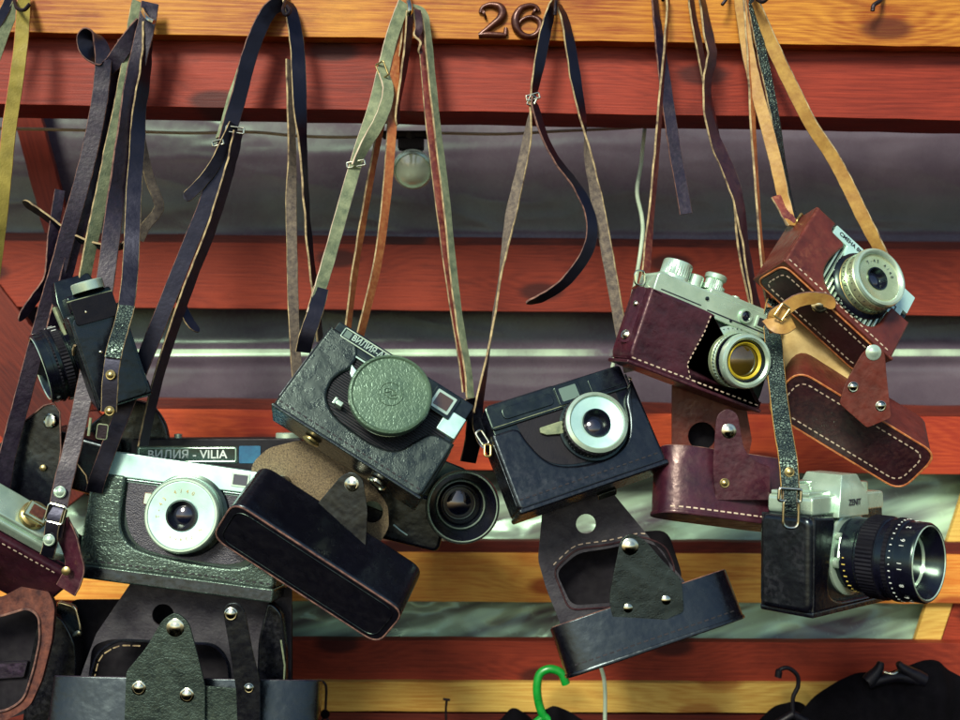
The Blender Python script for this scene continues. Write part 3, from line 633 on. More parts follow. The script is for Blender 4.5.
# straps
sg = strap(c, [(404,3,-30,25),(399,16,-24,20),(391,40,-20,18),(383,72,-16,10),(374,108,-14,0),(360,150,-12,8),(344,205,-8,15),(330,255,-4,20),(319,292,0,30),(312,314,2,38)], 11.5, MSU, STB, THR)
strap(c, [(321,288,0,15),(315,312,4,10),(307,336,6,10),(303,352,0,20)], 14, STB, MSU)
strap(c, [(384,74,-15,40),(388,88,-10,30),(386,104,-8,20),(378,124,-7,20),(366,144,-8,40),(355,166,-9,60)], 11, MSU, PURP, THR)
strap(c, [(354,166,-14,40),(346,196,-12,50),(334,238,-10,60),(320,286,-8,65),(308,330,-4,70)], 10, PURP, PURP)
loopring(sg, frame(382,70,-12), 0,0,0, 7.5,5,1.0, BRS, 'buckle', RZ(-70)@RX(30), True)
loopring(sg, frame(356,164,-8), 0,0,0, 9,2.6,.9, NIK, 'buckle', RZ(10), True)
strap(c, [(411,5,-30,60),(423,12,-26,50),(427,30,-22,50),(432,80,-18,50),(438,135,-16,52),(446,200,-12,52),(453,270,-8,50),(460,325,-6,50),(468,372,-4,50),(470,398,-2,50)], 9.5, MSU, STB)
strap(c, [(418,12,-27,10),(424,50,-22,20),(429,110,-18,25),(436,170,-15,25),(444,235,-12,30),(453,300,-9,35),(461,350,-6,40),(466,392,-4,50)], 9.5, RSTR, RSTR)
strap(c, [(402,10,-28,30),(396,40,-24,30),(394,80,-20,30),(391,140,-18,30),(386,200,-16,40),(378,260,-14,45),(366,312,-12,50),(356,350,-18,50)], 9.5, OSTR, OSTR)
strap(c, [(405,20,-30,70),(400,60,-28,68),(385,110,-28,62),(374,160,-28,58),(365,210,-28,60),(355,270,-28,60),(347,335,-28,60)], 8.5, OSTR, RSTR)
strap(c, [(410,12,-24,45),(408,40,-22,55),(403,75,-20,70),(398,105,-19,80),(397,125,-19,60)], 9, DBR, PURP, taper_end=True)
strap(c, [(417,10,-16,30),(419,28,-12,10),(416,36,-10,60),(420,44,-8,100),(420,54,-8,30)], 7, DBR, RSTR, taper_end=True)

# ---------------------------------------------------------------- 2: middle camera
M = frame(569,441,8,-17,13,17)
c = thing('camera', 'black camera with a wide silver lens ring in a black half case near the centre', 'camera', M, 'old film cameras hanging by their straps')
b = MB(M); b.prism(rect(-74,-52,72,52,4), -22, 20, PBK, bevel=2); b.prism(cr([(-50,30),(-46,8),(-34,-16),(-10,-27),(20,-28),(44,-20),(56,-2),(58,30)],4), 19.8, 20.6, PMT); b.build('body', c)
b = MB(M); b.prism(rect(-75,28,73,54,5), -23, 23, PBK, bevel=2.4); b.prism(rect(-60,35,-6,47,5), 22.6, 24.6, PBK, bevel=1); b.prism(rect(34,33,68,48,2), 22.6, 24, PBK, bevel=1)
b.box(-73,30,30.2,31.4,22.4,23.8,MSU,bevel=.3); b.box(-70,-2,53.5,54.6,-10,21,PMT,bevel=.3); tp = b.build('top_plate', c)
b = MB(M); b.prism(rect(-2,31,24,51,2), 22.6, 25.4, PBK, bevel=.8); b.prism(rect(2,34,20,48,1), 25, 25.8, GLW); b.build('viewfinder', c)
b = MB(M); b.lathe([(0,54),(6,54),(6,57),(5,58),(0,58)], PBK, M=RX(-90)@T((30,0,0)), seg=24); b.lathe([(0,53),(10,53),(10,56),(9,57),(0,57)], PBK, M=RX(-90)@T((45,4,0)), seg=32); b.build('shutter_button', c)
b = MB(M); b.prism([(-30,17),(-2,17),(-2,2),(-26,8),(-31,12)], 21, 24.5, MSU, bevel=1.2); b.build('lever', c)
ls = lensset(c, M, 21, 1, [('lens',[(0.0,19),(33.44,19),(34.32,21),(33.88,24),(29.92,24.5),(29.92,30),(0.0,30)],PBK),
   ('focus_ring',[(29.04,28),(32.12,29),(32.12,38),(29.04,39)],PMT,.8,(28.5,38.5),90), ('silver_band',[(29.04,26),(30.45,26.4),(30.45,27.6),(29.04,28)],CHR), ('front_ring',[(29.04,38),(30.62,39),(30.62,41),(29.04,42),(27.28,43),(26.22,42.2),(25.96,40.5)],CHR),
   ('face_ring',[(26.4,40),(25.87,41),(13.64,38),(13.2,36.5)],WHT), ('inner_ring',[(13.64,38),(14.08,40),(12.85,40.2),(11.44,37),(8.8,33),(7.92,30)],PBK)], (10,31,GLS))
ringtext(ls, M, 24, 4, 35.1, 35, '22 16 11 8 5.6 4', 4.6, PTX, 240, 5.2, True) if False else lens_marks(ls, M, 21, 1, 30.3, 25.6, 26, PTX, 1.2, 120, 300)
half_case(c, M, 152, 108, 24, cr([(-56,24),(-50,20),(-46,6),(-37,-14),(-22,-26),(4,-32),(30,-31),(48,-22),(58,-4),(62,14),(66,22)],4), 34, 45, BLKS, BLKS, seam=10, rl=6, base_h=2)
loopring(c, M, -84,28,10, 3.4,8,1.3, NIK, tilt=RZ(12)); loopring(c, M, -84,14,13, 3,6,1.2, BRS, tilt=RZ(-20))
b = MB(M); b.prism(rect(-6,-6,6,12,3),0,2.2,BLKS,M=T((-80,38,0))@RY(-60),bevel=.5); b.prism(rect(-6,-26,6,10,5),0,2.2,BLKS,M=T((79,36,6))@RY(70),bevel=.5); b.build('strap_tab', c)
snap(c, M @ T((80.5,40,6)) @ RY(70), 0,0,2,2.6); 
b = MB(M @ T((14,-62,6)) @ RX(60)); b.prism(rect(-10,-4,10,4,1.5),-2,3,NIK,bevel=1); b.build('screw', c)
# flap
fb, MT = panel_sheet(c, 'flap_back', [(543,503),(596,484),(608,487),(650,538),(690,588),(660,612),(562,628),(546,588),(538,560)], -24, 2.5, SCR, holes=[circ(586,524,10,22), rp([(556,572),(578,553),(612,548),(640,540),(662,548),(672,570),(655,600),(572,606)],9)], r=5, label='grey leather back with a round hole and a wide window')
b = MB(PX(-23.4)); hp = rp([(553,570),(576,549),(612,544),(641,536),(665,545),(676,570),(657,604),(569,610)],9)
b.tube([(p[0],p[1],0) for p in hp], .9, DBR, closed=True, seg=6); b.stitch(rp([(549,569),(574,545),(611,540),(642,532),(668,541)],9)[4:-6], 0, THR, 5, 3, .5); b.build('window_rim', fb)
b = MB(PX(-58)); b.prism(rp([(545,560),(610,535),(668,530),(684,580),(660,612),(560,622)],12), -4, 0, VLT, bevel=.6); b.build('flap_lining', c)
def cup(root, M, w, h, D, m, name='case_flap', r=14, th=2.6, st=THD, stz=None, seamy=5, bulge=0, bottom=None, lip=None):
    """open tray: rounded footprint w x D, wall height h, axis = local y, open at the top"""
    b = MB(M); A = M; Q = Matrix(((1,0,0,0),(0,0,1,0),(0,-1,0,0),(0,0,0,1)))   # prism z -> local y, prism y -> -z
    def foot(g):
        q = []
        for i in range(64):
            a = 2*math.pi*i/64; cx_, sy_ = math.cos(a), math.sin(a)
            q.append(((w/2+g)*math.copysign(abs(cx_)**.42, cx_), (D/2+g)*math.copysign(abs(sy_)**.62, sy_)))
        return q
    o = foot(0); i_ = foot(-th)
    b.prism(o, -h/2, h/2, m, holes=[i_], bevel=.8, M=Q)
    b.prism(foot(1.2), -h/2-3, -h/2+1, bottom or m, bevel=1.3, M=Q)
    if lip: b.tube([(p[0],h/2,-p[1]) for p in foot(-th/2)], .7, lip, closed=True, seg=6)
    fr_ = sorted([(p[0], -p[1]) for p in o if p[1] < 0]); x = -w*.44
    while x < w*.44:
        k = max(i for i in range(len(fr_)) if fr_[i][0] <= x); a_, b_ = fr_[k], fr_[min(k+1, len(fr_)-1)]
        u = (x-a_[0])/max(1e-6, b_[0]-a_[0]); zz = a_[1]+(b_[1]-a_[1])*u; an = math.atan2(b_[1]-a_[1], b_[0]-a_[0])
        b.box(-2.2, 2.2, -.7, .7, -.5, .5, st, M=T((x, -h/2+seamy, zz)) @ Matrix.Rotation(-an, 4, 'Y')); x += 7
    return b.build(name, root)
MF = frame(646,622,10,-16,6,17)
fl = cup(c, MF, 186, 47, 62, BLKS, r=16, lip=EDD, seamy=7)
tb, MT = panel_sheet(fl, 'tab', [(621,540),(632,533),(645,540),(664,562),(682,580),(684,612),(655,624),(616,634),(609,600),(613,578)], 38, 2.4, GRN2, r=[8,9,9,8,6,4,3,4,8,8], ty=.05, cx=640, cy=600)
ROOTM[tb.name] = ROOTM[c.name]; tb['label'] = 'greenish worn tab with a snap ring at its tip'
for x,y,r in ((630.5,547,7.5),(628,608,4.8),(666,600,4.8)): snap(fl, MT, x, y, 0, r, ring=(r>6))
# straps
sg = strap(c, [(554,3,-34,60),(550,14,-28,45),(545,34,-24,30),(540,60,-22,30),(534,90,-20,60),(531,105,-20,80),(527,140,-18,130),(520,175,-16,140),(511,215,-14,145),(503,260,-10,105),(495,310,-7,95),(487,360,-4,80),(480,398,-2,60),(478,414,0,50)], 11.5, STB, GSU)
strap(c, [(533,98,-16,75),(536,110,-14,50),(545,138,-12,55),(558,162,-11,50),(575,184,-10,45),(588,208,-9,30),(592,232,-8,20),(585,256,-8,20),(565,282,-8,35),(543,297,-8,50),(526,303,-8,60)], 11, STB, STB, EDD, taper_end=True)
strap(c, [(558,4,-30,60),(565,20,-26,45),(571,50,-23,35),(576,82,-22,30),(583,120,-20,60),(588,155,-19,110),(596,195,-17,140),(604,235,-14,145),(613,285,-10,140),(622,335,-6,140),(629,372,-2,130)], 12, STB, GSU)
loopring(sg, frame(533,97,-13), 0,0,0, 6.5,2.6,1.0, NIK, 'buckle', RZ(15), True); loopring(sg, frame(532,101,-13), 0,0,0, 3.4,5,.9, NIK, 'buckle', RZ(-25), True)
strap(c, [(478,408,0,40),(477,424,2,20),(482,440,4,10),(487,446,6,10)], 9, STB, STB)

# ---------------------------------------------------------------- 3: silver rangefinder with purple brown case
M = frame(698,344,6,-4,17,-20)
c = thing('camera', 'silver topped rangefinder camera with amber lens glass in a purple brown case', 'camera', M, 'old film cameras hanging by their straps')
b = MB(M); b.prism(rect(-74,-44,76,32,16), -17, 16, BLK, bevel=1.5); b.build('body', c)
b = MB(M); b.prism(rect(-74,28,76,50,6), -19, 18.5, CHR, bevel=1.8, bseg=3); b.box(-70,72,26,29,-18,19.4,CHR,bevel=.6); b.prism(rect(-14,46,76,55,4), -17, 16.5, CHR, bevel=1.6, bseg=3); tp = b.build('top_plate', c)
b = MB(M); b.box(-12,74,31,32.2,18,19,DTX); b.box(-66,-20,33,34,18,19,DTX); b.build('seam_line', tp)
def knob(root, M, x, z, y, prof, m=CHR, fl=.7, name='knob'):
    b = MB(M); zz = [p[1] for p in prof]; b.lathe(prof, m, M=T((x,0,z)) @ RX(-90), seg=64, flute=fl, fr=(y+1.2, max(zz)-2)); return b.build(name, root)
knob(tp, M, -48, 0, 50, [(0,50),(17,50),(17,53),(15,54),(15,67),(14,68.5),(4,69),(0,69)])
knob(tp, M, -26, 2, 50, [(0,50),(8,50),(8,62),(7,63),(0,63)], fl=0, name='collar')
knob(tp, M, -4, 0, 50, [(0,55),(12,55),(12,60),(9,61),(9,66),(11,67),(11,71),(10,72),(0,72)], fl=.5, name='shutter_dial')
knob(tp, M, 24, 0, 50, [(0,55),(4,55),(4,59),(0,60)], fl=0, name='shutter_button')
b = MB(M); b.lathe([(0,55),(7,55),(7,58),(0,58.6)], CHR, M=T((46,0,0))@RX(-90)); b.build('accessory_foot', tp)
for x in (30, 68):
    b = MB(M); b.lathe([(0,16),(7.6,16),(7.6,20.5),(6.6,22),(5.4,22),(5,20),(0,19.6)], CHR, x, 40, seg=36); w_ = b.build('rangefinder_window', tp); b = MB(M); b.lathe([(5,20.4),(3,21.2),(0,21.4)], GLS, x, 40, seg=24); b.build('glass', w_)
b = MB(M); b.prism(rect(43,34,56,46,1), 17, 20, CHR, bevel=.6); b.prism(rect(45,36,54,44.5,.6), 19.6, 20.4, GLS); b.build('viewfinder', tp)
b = MB(M); b.lathe([(0,18),(2,18),(2,19.6),(0,20)], PBK, -16, 42, seg=16); b.lathe([(0,18),(1.6,18),(1.4,20),(0,20.2)], PBK, 16, 30, seg=12); b.lathe([(0,18),(1.6,18),(1.4,20),(0,20.2)], PBK, 60, 31, seg=12); b.build('screw', tp)
ls = lensset(c, M, 30, -6, [('lens_flange',[(0,15),(34,15),(34,18),(31,19.5),(27,20)],CHR), ('lens',[(27,18),(27,27),(25.5,28),(25.5,33),(27,34),(27,36)],ANO),
   ('knurled_ring',[(25.6,28),(27.4,28.6),(27.4,32.6),(25.6,33.4)],CHR,.8,(28,33),96), ('black_band',[(26.6,36),(26.6,41),(25,42)],PBK), ('front_ring',[(25,41),(27,42),(27,47),(25.6,49),(23,49.4),(21,47.5),(20.5,44)],CHR),
   ('inner_ring',[(21,47),(19.5,44.4),(17.6,44),(17,42)],PBK), ('amber_ring',[(18.6,44.2),(17.4,45.4),(15.4,43)],mat('amber_ring',(190,170,40),(220,200,60),rough=.3,metal=.3))], (16.4,41.5,GLY))
lens_marks(ls, M, 30, -6, 31.8, 19.8, 20, DTX, 1, 90, 270)
half_case(c, M, 150, 88, 31, cr([(-74,31),(-40,31),(-6,30),(-3,26),(-5,10),(-9,-10),(-12,-26),(-4,-36),(20,-40),(50,-40),(70,-38)],3), -34, 37, OXB, OXB, seam=5, st=THR, rl=14)
b = MB(M); b.stitch([(-8,27),(-9,10),(-13,-10),(-16,-26),(-8,-38)], 21.6, THR, 2.8, 2.2, .5); b.build('cut_stitching', c)
b = MB(M @ T((-77,8,2)) @ RY(-70)); b.prism(rect(-7,-34,7,24,6), 0, 2.6, OXB, bevel=.6); sl = b.build('side_tab', c)
snap(sl, M @ T((-77,8,2)) @ RY(-70), 0, -26, 3, 4.4, ring=True); snap(sl, M @ T((-77,8,2)) @ RY(-70), 0, 6, 3, 3, ring=False)
panel_sheet(c, 'flap_back', [(672,384),(746,406),(752,440),(744,480),(700,490),(672,470)], -26, 2.5, BRN, holes=[circ(702,436,14,22)], r=3)
b = MB(PX(-52)); b.prism(rp([(676,405),(744,412),(748,470),(680,478)],8), -3, 0, VLT); b.build('flap_lining', c)
MF = frame(722,488,2,-16,12,-9)
fl = cup(c, MF, 140, 64, 56, OXB, r=20, st=THR, lip=EDD, seamy=4)
tb, MT = panel_sheet(fl, 'tab', [(716,424),(718,414),(728,408),(738,414),(744,450),(756,462),(770,466),(770,500),(716,500),(713,470)], 36, 2.4, OXB, r=[6,7,8,8,8,10,3,3,3,8], ty=.02, cx=727, cy=460)
ROOTM[tb.name] = ROOTM[c.name]
snap(fl, MT, 729, 431, 0, 6.6); snap(fl, MT, 724.5, 483, 0, 4.4, BRS); snap(fl, MT, 690, 528, -20, 1.5, BRS) if False else None
strap(c, [(668,-6,-30,70),(667,20,-26,72),(664,60,-22,70),(660,110,-18,62),(656,160,-14,58),(652,205,-10,55),(648,245,-6,45),(646,270,-2,40),(641,300,2,30),(638,318,4,30)], 10.5, RSTR, DBR, EDG)
strap(c, [(634,292,6,10),(642,288,12,-5),(650,292,12,-10),(650,300,8,-10)], 9, BRN, BRN)
sr = strap(c, [(701,-8,-30,60),(704,10,-26,50),(709,38,-22,40),(712,56,-20,45),(707,82,-18,50),(708,112,-16,45),(716,142,-14,30),(729,172,-12,22),(738,200,-10,35),(744,236,-8,52),(752,285,-4,50),(760,325,0,45),(764,345,2,45)], 14, DBR, RSTR)
strap(c, [(690,-8,-34,50),(693,15,-34,45),(699,45,-34,40),(705,78,-32,40),(712,110,-30,60),(722,150,-28,70),(734,190,-26,65),(738,235,-22,60),(744,270,-20,50),(756,320,-20,45),(765,352,-14,45)], 9, DBR, RSTR)
loopring(c, M, -82,40,-2, 5,7,1.1, NIK, tilt=RZ(20))

# ---------------------------------------------------------------- 4: brown cased camera upper right
M = frame(838,290,8,-28,6,-41)
c = thing('camera', 'silver lensed camera in a stitched reddish brown case, highest one at the upper right', 'camera', M, 'old film cameras hanging by their straps')
b = MB(M); b.prism(rect(-68,-38,68,40,4), -20, 18, PBK, bevel=1.5)
for i in range(17): b.box(-30+i*5, -27.6+i*5, -30, 34, 17.6, 20.2, CHR, bevel=.3)
b.build('body', c)
b = MB(M); b.prism([(-44,42),(-44,30),(-24,30),(-22,18),(10,18),(44,18),(66,18),(66,42)], -18, 22, WHT, bevel=1); tp = b.build('top_plate', c)
text(tp, 'lettering', 'CMEHA 8M', M @ T((-22,36,22.4)), 6.4, DTX, .3); 
b = MB(M); b.prism(rect(38,2,60,18,1), 18, 22, WHT, bevel=.6); pl = b.build('name_patch', c); text(pl, 'lettering', 'Л', M @ T((49,10,22.2)), 11, DTX, .3)
ls = lensset(c, M, 11, 6, [('lens',[(0.0,18),(35.1,18),(35.55,19.8),(34.2,22.5),(30.6,24.3)],PBK), ('focus_ring',[(30.6,22.5),(30.96,24.3),(29.7,25.2)],BRS), ('silver_barrel',[(29.7,23.4),(30.6,24.75),(30.6,31.5),(29.88,32.04),(29.88,33.3),(30.6,33.84),(30.6,41.4),(29.7,42.3)],ANO),
   ('front_ring',[(29.7,41.94),(30.24,43.65),(29.34,45.9),(27.54,46.62),(25.56,45.72),(24.3,43.74)],CHR), ('face_ring',[(24.66,44.1),(22.5,41.94),(11.7,40.5),(11.34,39.6)],ANO), ('inner_ring',[(11.88,40.32),(11.7,41.76),(10.44,41.94),(9.0,38.7),(7.2,36.0)],PBK)], (7.8,36,GLS))
lens_marks(ls, M, 11, 6, 30.6, 28.8, 22, DTX, 1.1, 130, 330); lens_marks(ls, M, 11, 6, 30.6, 37.8, 14, DTX, 1.0, 150, 340)
ringtext(ls, M, 11, 6, 33.4, 20.6, '2 4 5 8 11', 5, PTX, 250, 9); ringtext(ls, M, 11, 6, 18, 42.2, 'T-43 4/40', 4.5, DTX, 160, 14)
half_case(c, M, 140, 84, 41, cr([(-46,41),(-45,30),(-28,28),(-30,14),(-33,-4),(-30,-20),(-16,-31),(10,-34),(34,-30),(44,-18),(46,-2),(48,10)],3), 10, 42, BRN, BRN, seam=5, st=THR, rl=6)
# underside panel with double stitched rim
b = MB(M @ T((0,-42.5,0)) @ RX(90)); b.prism(rect(-68,-20,68,20,10,6), 0, 2.2, DBR, bevel=.7)
for q, r_ in ((1,1.0),): b.tube([(p[0],p[1],1.6) for p in rect(-69.5,-21.5,69.5,21.5,11,6)], 1.0, OSTR, closed=True, seg=6)
b.stitch(rect(-62,-14.5,62,14.5,8,6), 2.2, THR, 4, 2.4, .6, closed=True); b.build('case_base', c)
panel_sheet(c, 'flap_back', [(766,300),(790,292),(812,306),(872,362),(884,392),(860,405),(800,412),(778,404),(764,372)], -6, 2.5, TLI, holes=[circ(808,374,8,20)], r=6, label='tan lining of the hanging flap')
MF = frame(850,432,16,33,2,-31)
b = MB(MF); b.prism(rect(-82,-28,82,28,17), -62, -1.5, BRN, bevel=3, bseg=3); b.prism(rect(-80.5,-26.5,80.5,26.5,16,6), -2, -.4, DBR)
b.tube([(p[0],p[1],-1) for p in rect(-82,-28,82,28,17,6)], 1.1, OSTR, closed=True, seg=6); b.stitch(rect(-73,-20,73,20,12,6), -.4, THR, 4.2, 2.4, .6, closed=True); fl = b.build('case_flap', c)
tb, MT = panel_sheet(fl, 'tab', [(840,404),(844,386),(862,352),(874,344),(884,352),(886,372),(892,418),(868,428)], 50, 2.4, BRN, r=[3,6,10,8,8,8,4,3], ty=-.06, cx=866, cy=390)
ROOTM[tb.name] = ROOTM[c.name]
for x,y,r in ((872.5,352.5,7),(853,387,4.8),(881,406,4.8)): snap(fl, MT, x, y, 0, r, NIK if r < 6 else CHR)
st_ = strap(c, [(739,-8,-30,-40),(743,20,-26,-35),(748,52,-24,-20),(757,92,-22,-18),(768,132,-19,-15),(778,172,-16,-20),(784,200,-13,-40),(788,216,-8,10),(793,226,-2,30)], 11, TAN, OSTR)
strap(c, [(776,196,-14,20),(785,212,-9,20),(792,224,-4,10)], 11, RSTR, RSTR)
loopring(c, M, -71,38,-4, 4,7,1.3, BRS, tilt=RY(40))
strap(c, [(754,2,-30,-60),(763,24,-28,-45),(778,58,-26,-35),(796,95,-24,-35),(812,126,-22,-45),(832,156,-20,-40),(848,186,-17,-35),(862,215,-14,-35),(878,246,-12,-55),(892,276,-10,-65),(905,302,-8,-70)], 12, TAN, OSTR)
strap(c, [(748,-6,-34,30),(755,20,-31,20),(762,55,-29,15),(770,92,-27,20),(777,130,-25,30),(783,168,-22,40),(790,200,-18,50),(796,222,-14,55)], 10, CROC, STB, EDG)

# ---------------------------------------------------------------- 5: SLR seen from its end, lower right
def slr(root, M, case=True, w=152, h=96, D=46, lens_len=92, top=None, lr=39, barrel=PBK, chrome_ring=True, marks=True):
    top = top or CHR
    b = MB(M); b.prism(rect(-w/2,-h/2,w/2,h/2-16,5), -D/2, D/2-3, BLK, bevel=2); bd = b.build('body', root)
    b = MB(M); b.prism(rect(-w/2,h/2-18,w/2,h/2,5), -D/2, D/2-2, top, bevel=2.2, bseg=3)
    b.prism(rect(-w/2+1,h/2-1,-30,h/2+4,2), -D/2+3, D/2-6, top, bevel=1.2); tp = b.build('top_plate', root)
    # prism housing: tapered
    b = MB(M @ RX(0)); t = bmesh.new(); y0 = h/2-22
    P0 = [(-30,y0,-D/2+2),(30,y0,-D/2+2),(30,y0,D/2+3),(-30,y0,D/2+3)]; P1 = [(-28,h/2,-D/2+4),(28,h/2,-D/2+4),(27,h/2-1,D/2+3),(-27,h/2-1,D/2+3)]; P2 = [(-13,h/2+20,-D/2+8),(13,h/2+20,-D/2+8),(15,h/2+19,D/2-2),(-15,h/2+19,D/2-2)]
    V = [[t.verts.new(p) for p in q] for q in (P0,P1,P2)]
    t.faces.new(V[0][::-1]); t.faces.new(V[2])
    for a, q in zip(V, V[1:]):
        for i in range(4): t.faces.new((a[i],a[(i+1)%4],q[(i+1)%4],q[i]))
    b.add(t, top, bevel=1.4); ph = b.build('prism_housing', root)
    b = MB(M); zz = h/2+3
    b.lathe([(0,zz),(13,zz),(13,zz+5),(12,zz+6),(12,zz+8),(0,zz+8)], CHR, M=T((-54,0,-2)) @ RX(-90), seg=56, flute=.6, fr=(zz+.5, zz+4.8)); b.box(-66,-36,zz+8,zz+10.5,-6,3,CHR,bevel=1); b.build('rewind_knob', tp)
    b = MB(M); b.lathe([(0,zz-3),(15,zz-3),(15,zz+5),(14,zz+6),(0,zz+6)], CHR, M=T((52,0,-2)) @ RX(-90), seg=56, flute=.6, fr=(zz-2, zz+4.8)); b.build('advance_lever', tp)
    L = lens_len; z0 = D/2-3
    ls = lensset(root, M, 0, -6, [('lens',[(0,z0),(lr-4,z0),(lr-4,z0+8),(lr-2,z0+9),(lr-2,z0+L*.28),(lr,z0+L*.31),(lr,z0+L*.55),(lr-1,z0+L*.56),(lr-1,z0+L*.60),(lr+.5,z0+L*.61),(lr+.5,z0+L*.78),(lr-.5,z0+L*.79),(lr-.5,z0+L*.97),(lr-2,z0+L),(lr-4.6,z0+L-.5),(lr-8,z0+L-5),(lr-11,z0+L-14),(lr-15,z0+L-24),(lr-19,z0+L-30)],barrel),
        ('focus_ring',[(lr-1,z0+L*.32),(lr+2,z0+L*.34),(lr+2,z0+L*.54),(lr-1,z0+L*.555)],PMT,.8,(z0+L*.33,z0+L*.545),128),
        ('aperture_ring',[(lr-1,z0+L*.64),(lr+1.6,z0+L*.65),(lr+1.6,z0+L*.70),(lr-1,z0+L*.71)],PMT,.7,(z0+L*.64,z0+L*.705),128),
        ('lens_rim',[(lr-4.8,z0+L-.8),(lr-3.8,z0+L+.4),(lr-2.8,z0+L-.6)],CHR),
        ('inner_ring',[(lr-12.4,z0+L-18),(lr-13,z0+L-15.5),(lr-14,z0+L-18)],CHR)], (lr-18,z0+L-31,GLS))
    if chrome_ring: b = MB(M); b.lathe([(0,z0-1),(lr+3,z0-1),(lr+3,z0+2.5),(lr+1,z0+3.5),(lr-5,z0+3.5)], CHR, 0, -6, seg=64); b.build('lens_mount', root)
    return bd, tp, ph, ls, z0, L
M = frame(828,544,14,-3,42,-3)
c = thing('camera', 'single lens reflex camera with a big black lens pointing right, silver top, black case', 'camera', M, 'old film cameras hanging by their straps')
bd, tp, ph, ls, z0, L = slr(c, M, w=140, h=104, D=50, lens_len=80, lr=38)
text(ph, 'lettering', 'ZENIT', M @ T((0,44,28.6)), 8.5, DTX, .4)
ringtext(ls, M, 0, -6, 38.2, z0+L*.87, '2  4  5.6  8  11  16  2  4  5.6  8', 6, PTX, 300, 8.2, True)
lens_marks(ls, M, 0, -6, 38.6, z0+L*.745, 40, PTX, 1.0, 0, 360)
lens_marks(ls, M, 0, -6, 36.2, z0+L*.17, 12, YTX, 1.6, 180, 300)
b = MB(M); outl = [(-75,34)]+cr([(-38,32),(-36,26),(-40,6),(-47,-22),(-46,-40),(-30,-48),(0,-50),(40,-50),(70,-48)],3)+[(75,-44),(75,-56),(-75,-56)]
b.prism(outl, -28, 28, BLKS, dome=[(.4,1.1),(.6,.8),(1.0,.6),(1.4,.35)]); b.prism(rect(-27,-56,27,34,9), 0, 6, BLKS, M=T((-75,0,0))@RY(-90), dome=[(.6,1.8),(1.0,1.2),(1.6,.9),(2.4,.6)]); b.prism(rect(-76,-60,76,-54,2.5), -29, 28, BLKS, bevel=2)
b.stitch([(-41,30),(-44,6),(-50,-22),(-50,-46)], 27, THD, 4, 2.6, .7); b.build('half_case', c)
b = MB(M); b.tube([(-30,12,30),(-36,-6,31),(-33,-12,31)], 1.6, CHR); b.lathe([(0,26),(5,26),(5,30),(0,31)], CHR, -34, -12, seg=20); b.lathe([(0,26),(3.5,26),(3.5,30),(0,31)], CHR, -29, 13, seg=20); b.build('self_timer_lever', c)
b = MB(M @ T((-10,-60,0)) @ RX(90)); b.lathe([(0,0),(12,0),(12,2.5),(10,3.6),(0,3.6)], BRS, seg=32); b.build('stud', c)
st_ = strap(c, [(774,300,2,20),(772,320,6,-20),(774,350,24,-10),(778,392,42,-8),(783,430,60,-10),(788,460,76,-10),(790,486,84,-10),(791,500,86,-10)], 15, CROC, CROC, TAN, T_=2.6)
strap(c, [(745,-6,-28,50),(748,30,-26,48),(751,80,-24,45),(753,130,-22,50),(757,190,-16,58),(761,245,-10,60),(766,290,-4,50),(771,308,4,30)], 9, OSTR, RSTR, EDG)
loopring(st_, frame(790,495,90), 0,0,0, 11,6.2,1.7, NIK, 'buckle', RZ(-4), True)
loopring(st_, frame(791,513,90), 0,0,0, 7.6,15,1.6, NIK, 'strap_ring', RZ(-2))
strap(c, [(790,488,87,-10),(790,500,91,-10),(790.5,512,88,-10)], 11, CROC, CROC)
snap(st_, frame(789,472,81), 0,0,1.5,4.6, BRS)
tn = strap(c, [(776,332,40,20),(774,317,48,0),(785,309,52,-5),(797,301,54,-15),(812,298,54,-30),(826,300,54,-30),(834,308,54,-20)], 12, TAN, TAN, EDD, name='tan_keeper', taper_end=True)
strap(c, [(768,318,46,10),(776,325,52,5),(784,326,52,5),(792,321,46,0)], 14, TAN, TAN, EDD, name='tan_keeper')
loopring(tn, frame(782,312,57), 0,0,0, 4.5,7.5,1.1, BRS, 'buckle', RZ(-35), True); snap(tn, frame(820,304,50), 0,0,0,8, NIK)

# ---------------------------------------------------------------- 6: flat topped silver camera, lower left of centre
M = frame(192,517,-16,-7,-2,-7)
c = thing('camera', 'pale metal topped camera with a round silver lens, lower left, in a cracked greenish case', 'camera', M, 'old film cameras hanging by their straps')
MESH = mat('black_meshed_grip', (14,14,26), (40,44,60), rough=.4, bump=1, bs=900, spec=.7, vs=900)
b = MB(M); b.prism(rect(-92,-58,92,52,5), -24, 20, PBK, bevel=2); b.prism(cr([(-62,30),(-60,0),(-50,-24),(-30,-36),(20,-40),(60,-36),(80,-10),(80,30)],3), 19.6, 21, MESH); b.build('body', c)
b = MB(M); b.prism([(-88,31),(88,31),(88,52),(-82,55),(-86,53)], -24, 25, WHT, bevel=1.4); b.box(-88,88,27,30,18,22,PBK,bevel=.5); tp = b.build('top_plate', c)
b = MB(M); b.prism(rect(40,36,58,50,1), 24.6, 26, CHR, bevel=.4); b.prism(rect(42,38,56,48,.6), 25.8, 26.5, GLS); b.build('viewfinder', tp)
ls = lensset(c, M, 2, 3, [('lens',[(0,20),(40,20),(41,22),(40,25),(36,26)],PBK), ('silver_barrel',[(35,25),(37,26),(37,30),(36,31),(36,34),(37,35),(37,38),(36,40)],CHR), ('front_ring',[(36,39.6),(36,42),(34.6,43.6),(33,43.6),(32,42.6)],CHR), ('face_ring',[(32.4,42.8),(31.4,43),(15,41),(14.4,40)],WHT), ('inner_ring',[(15,41),(15,43.4),(13.4,43.6),(11,40),(8,36)],PBK)], (10,37,GLS))
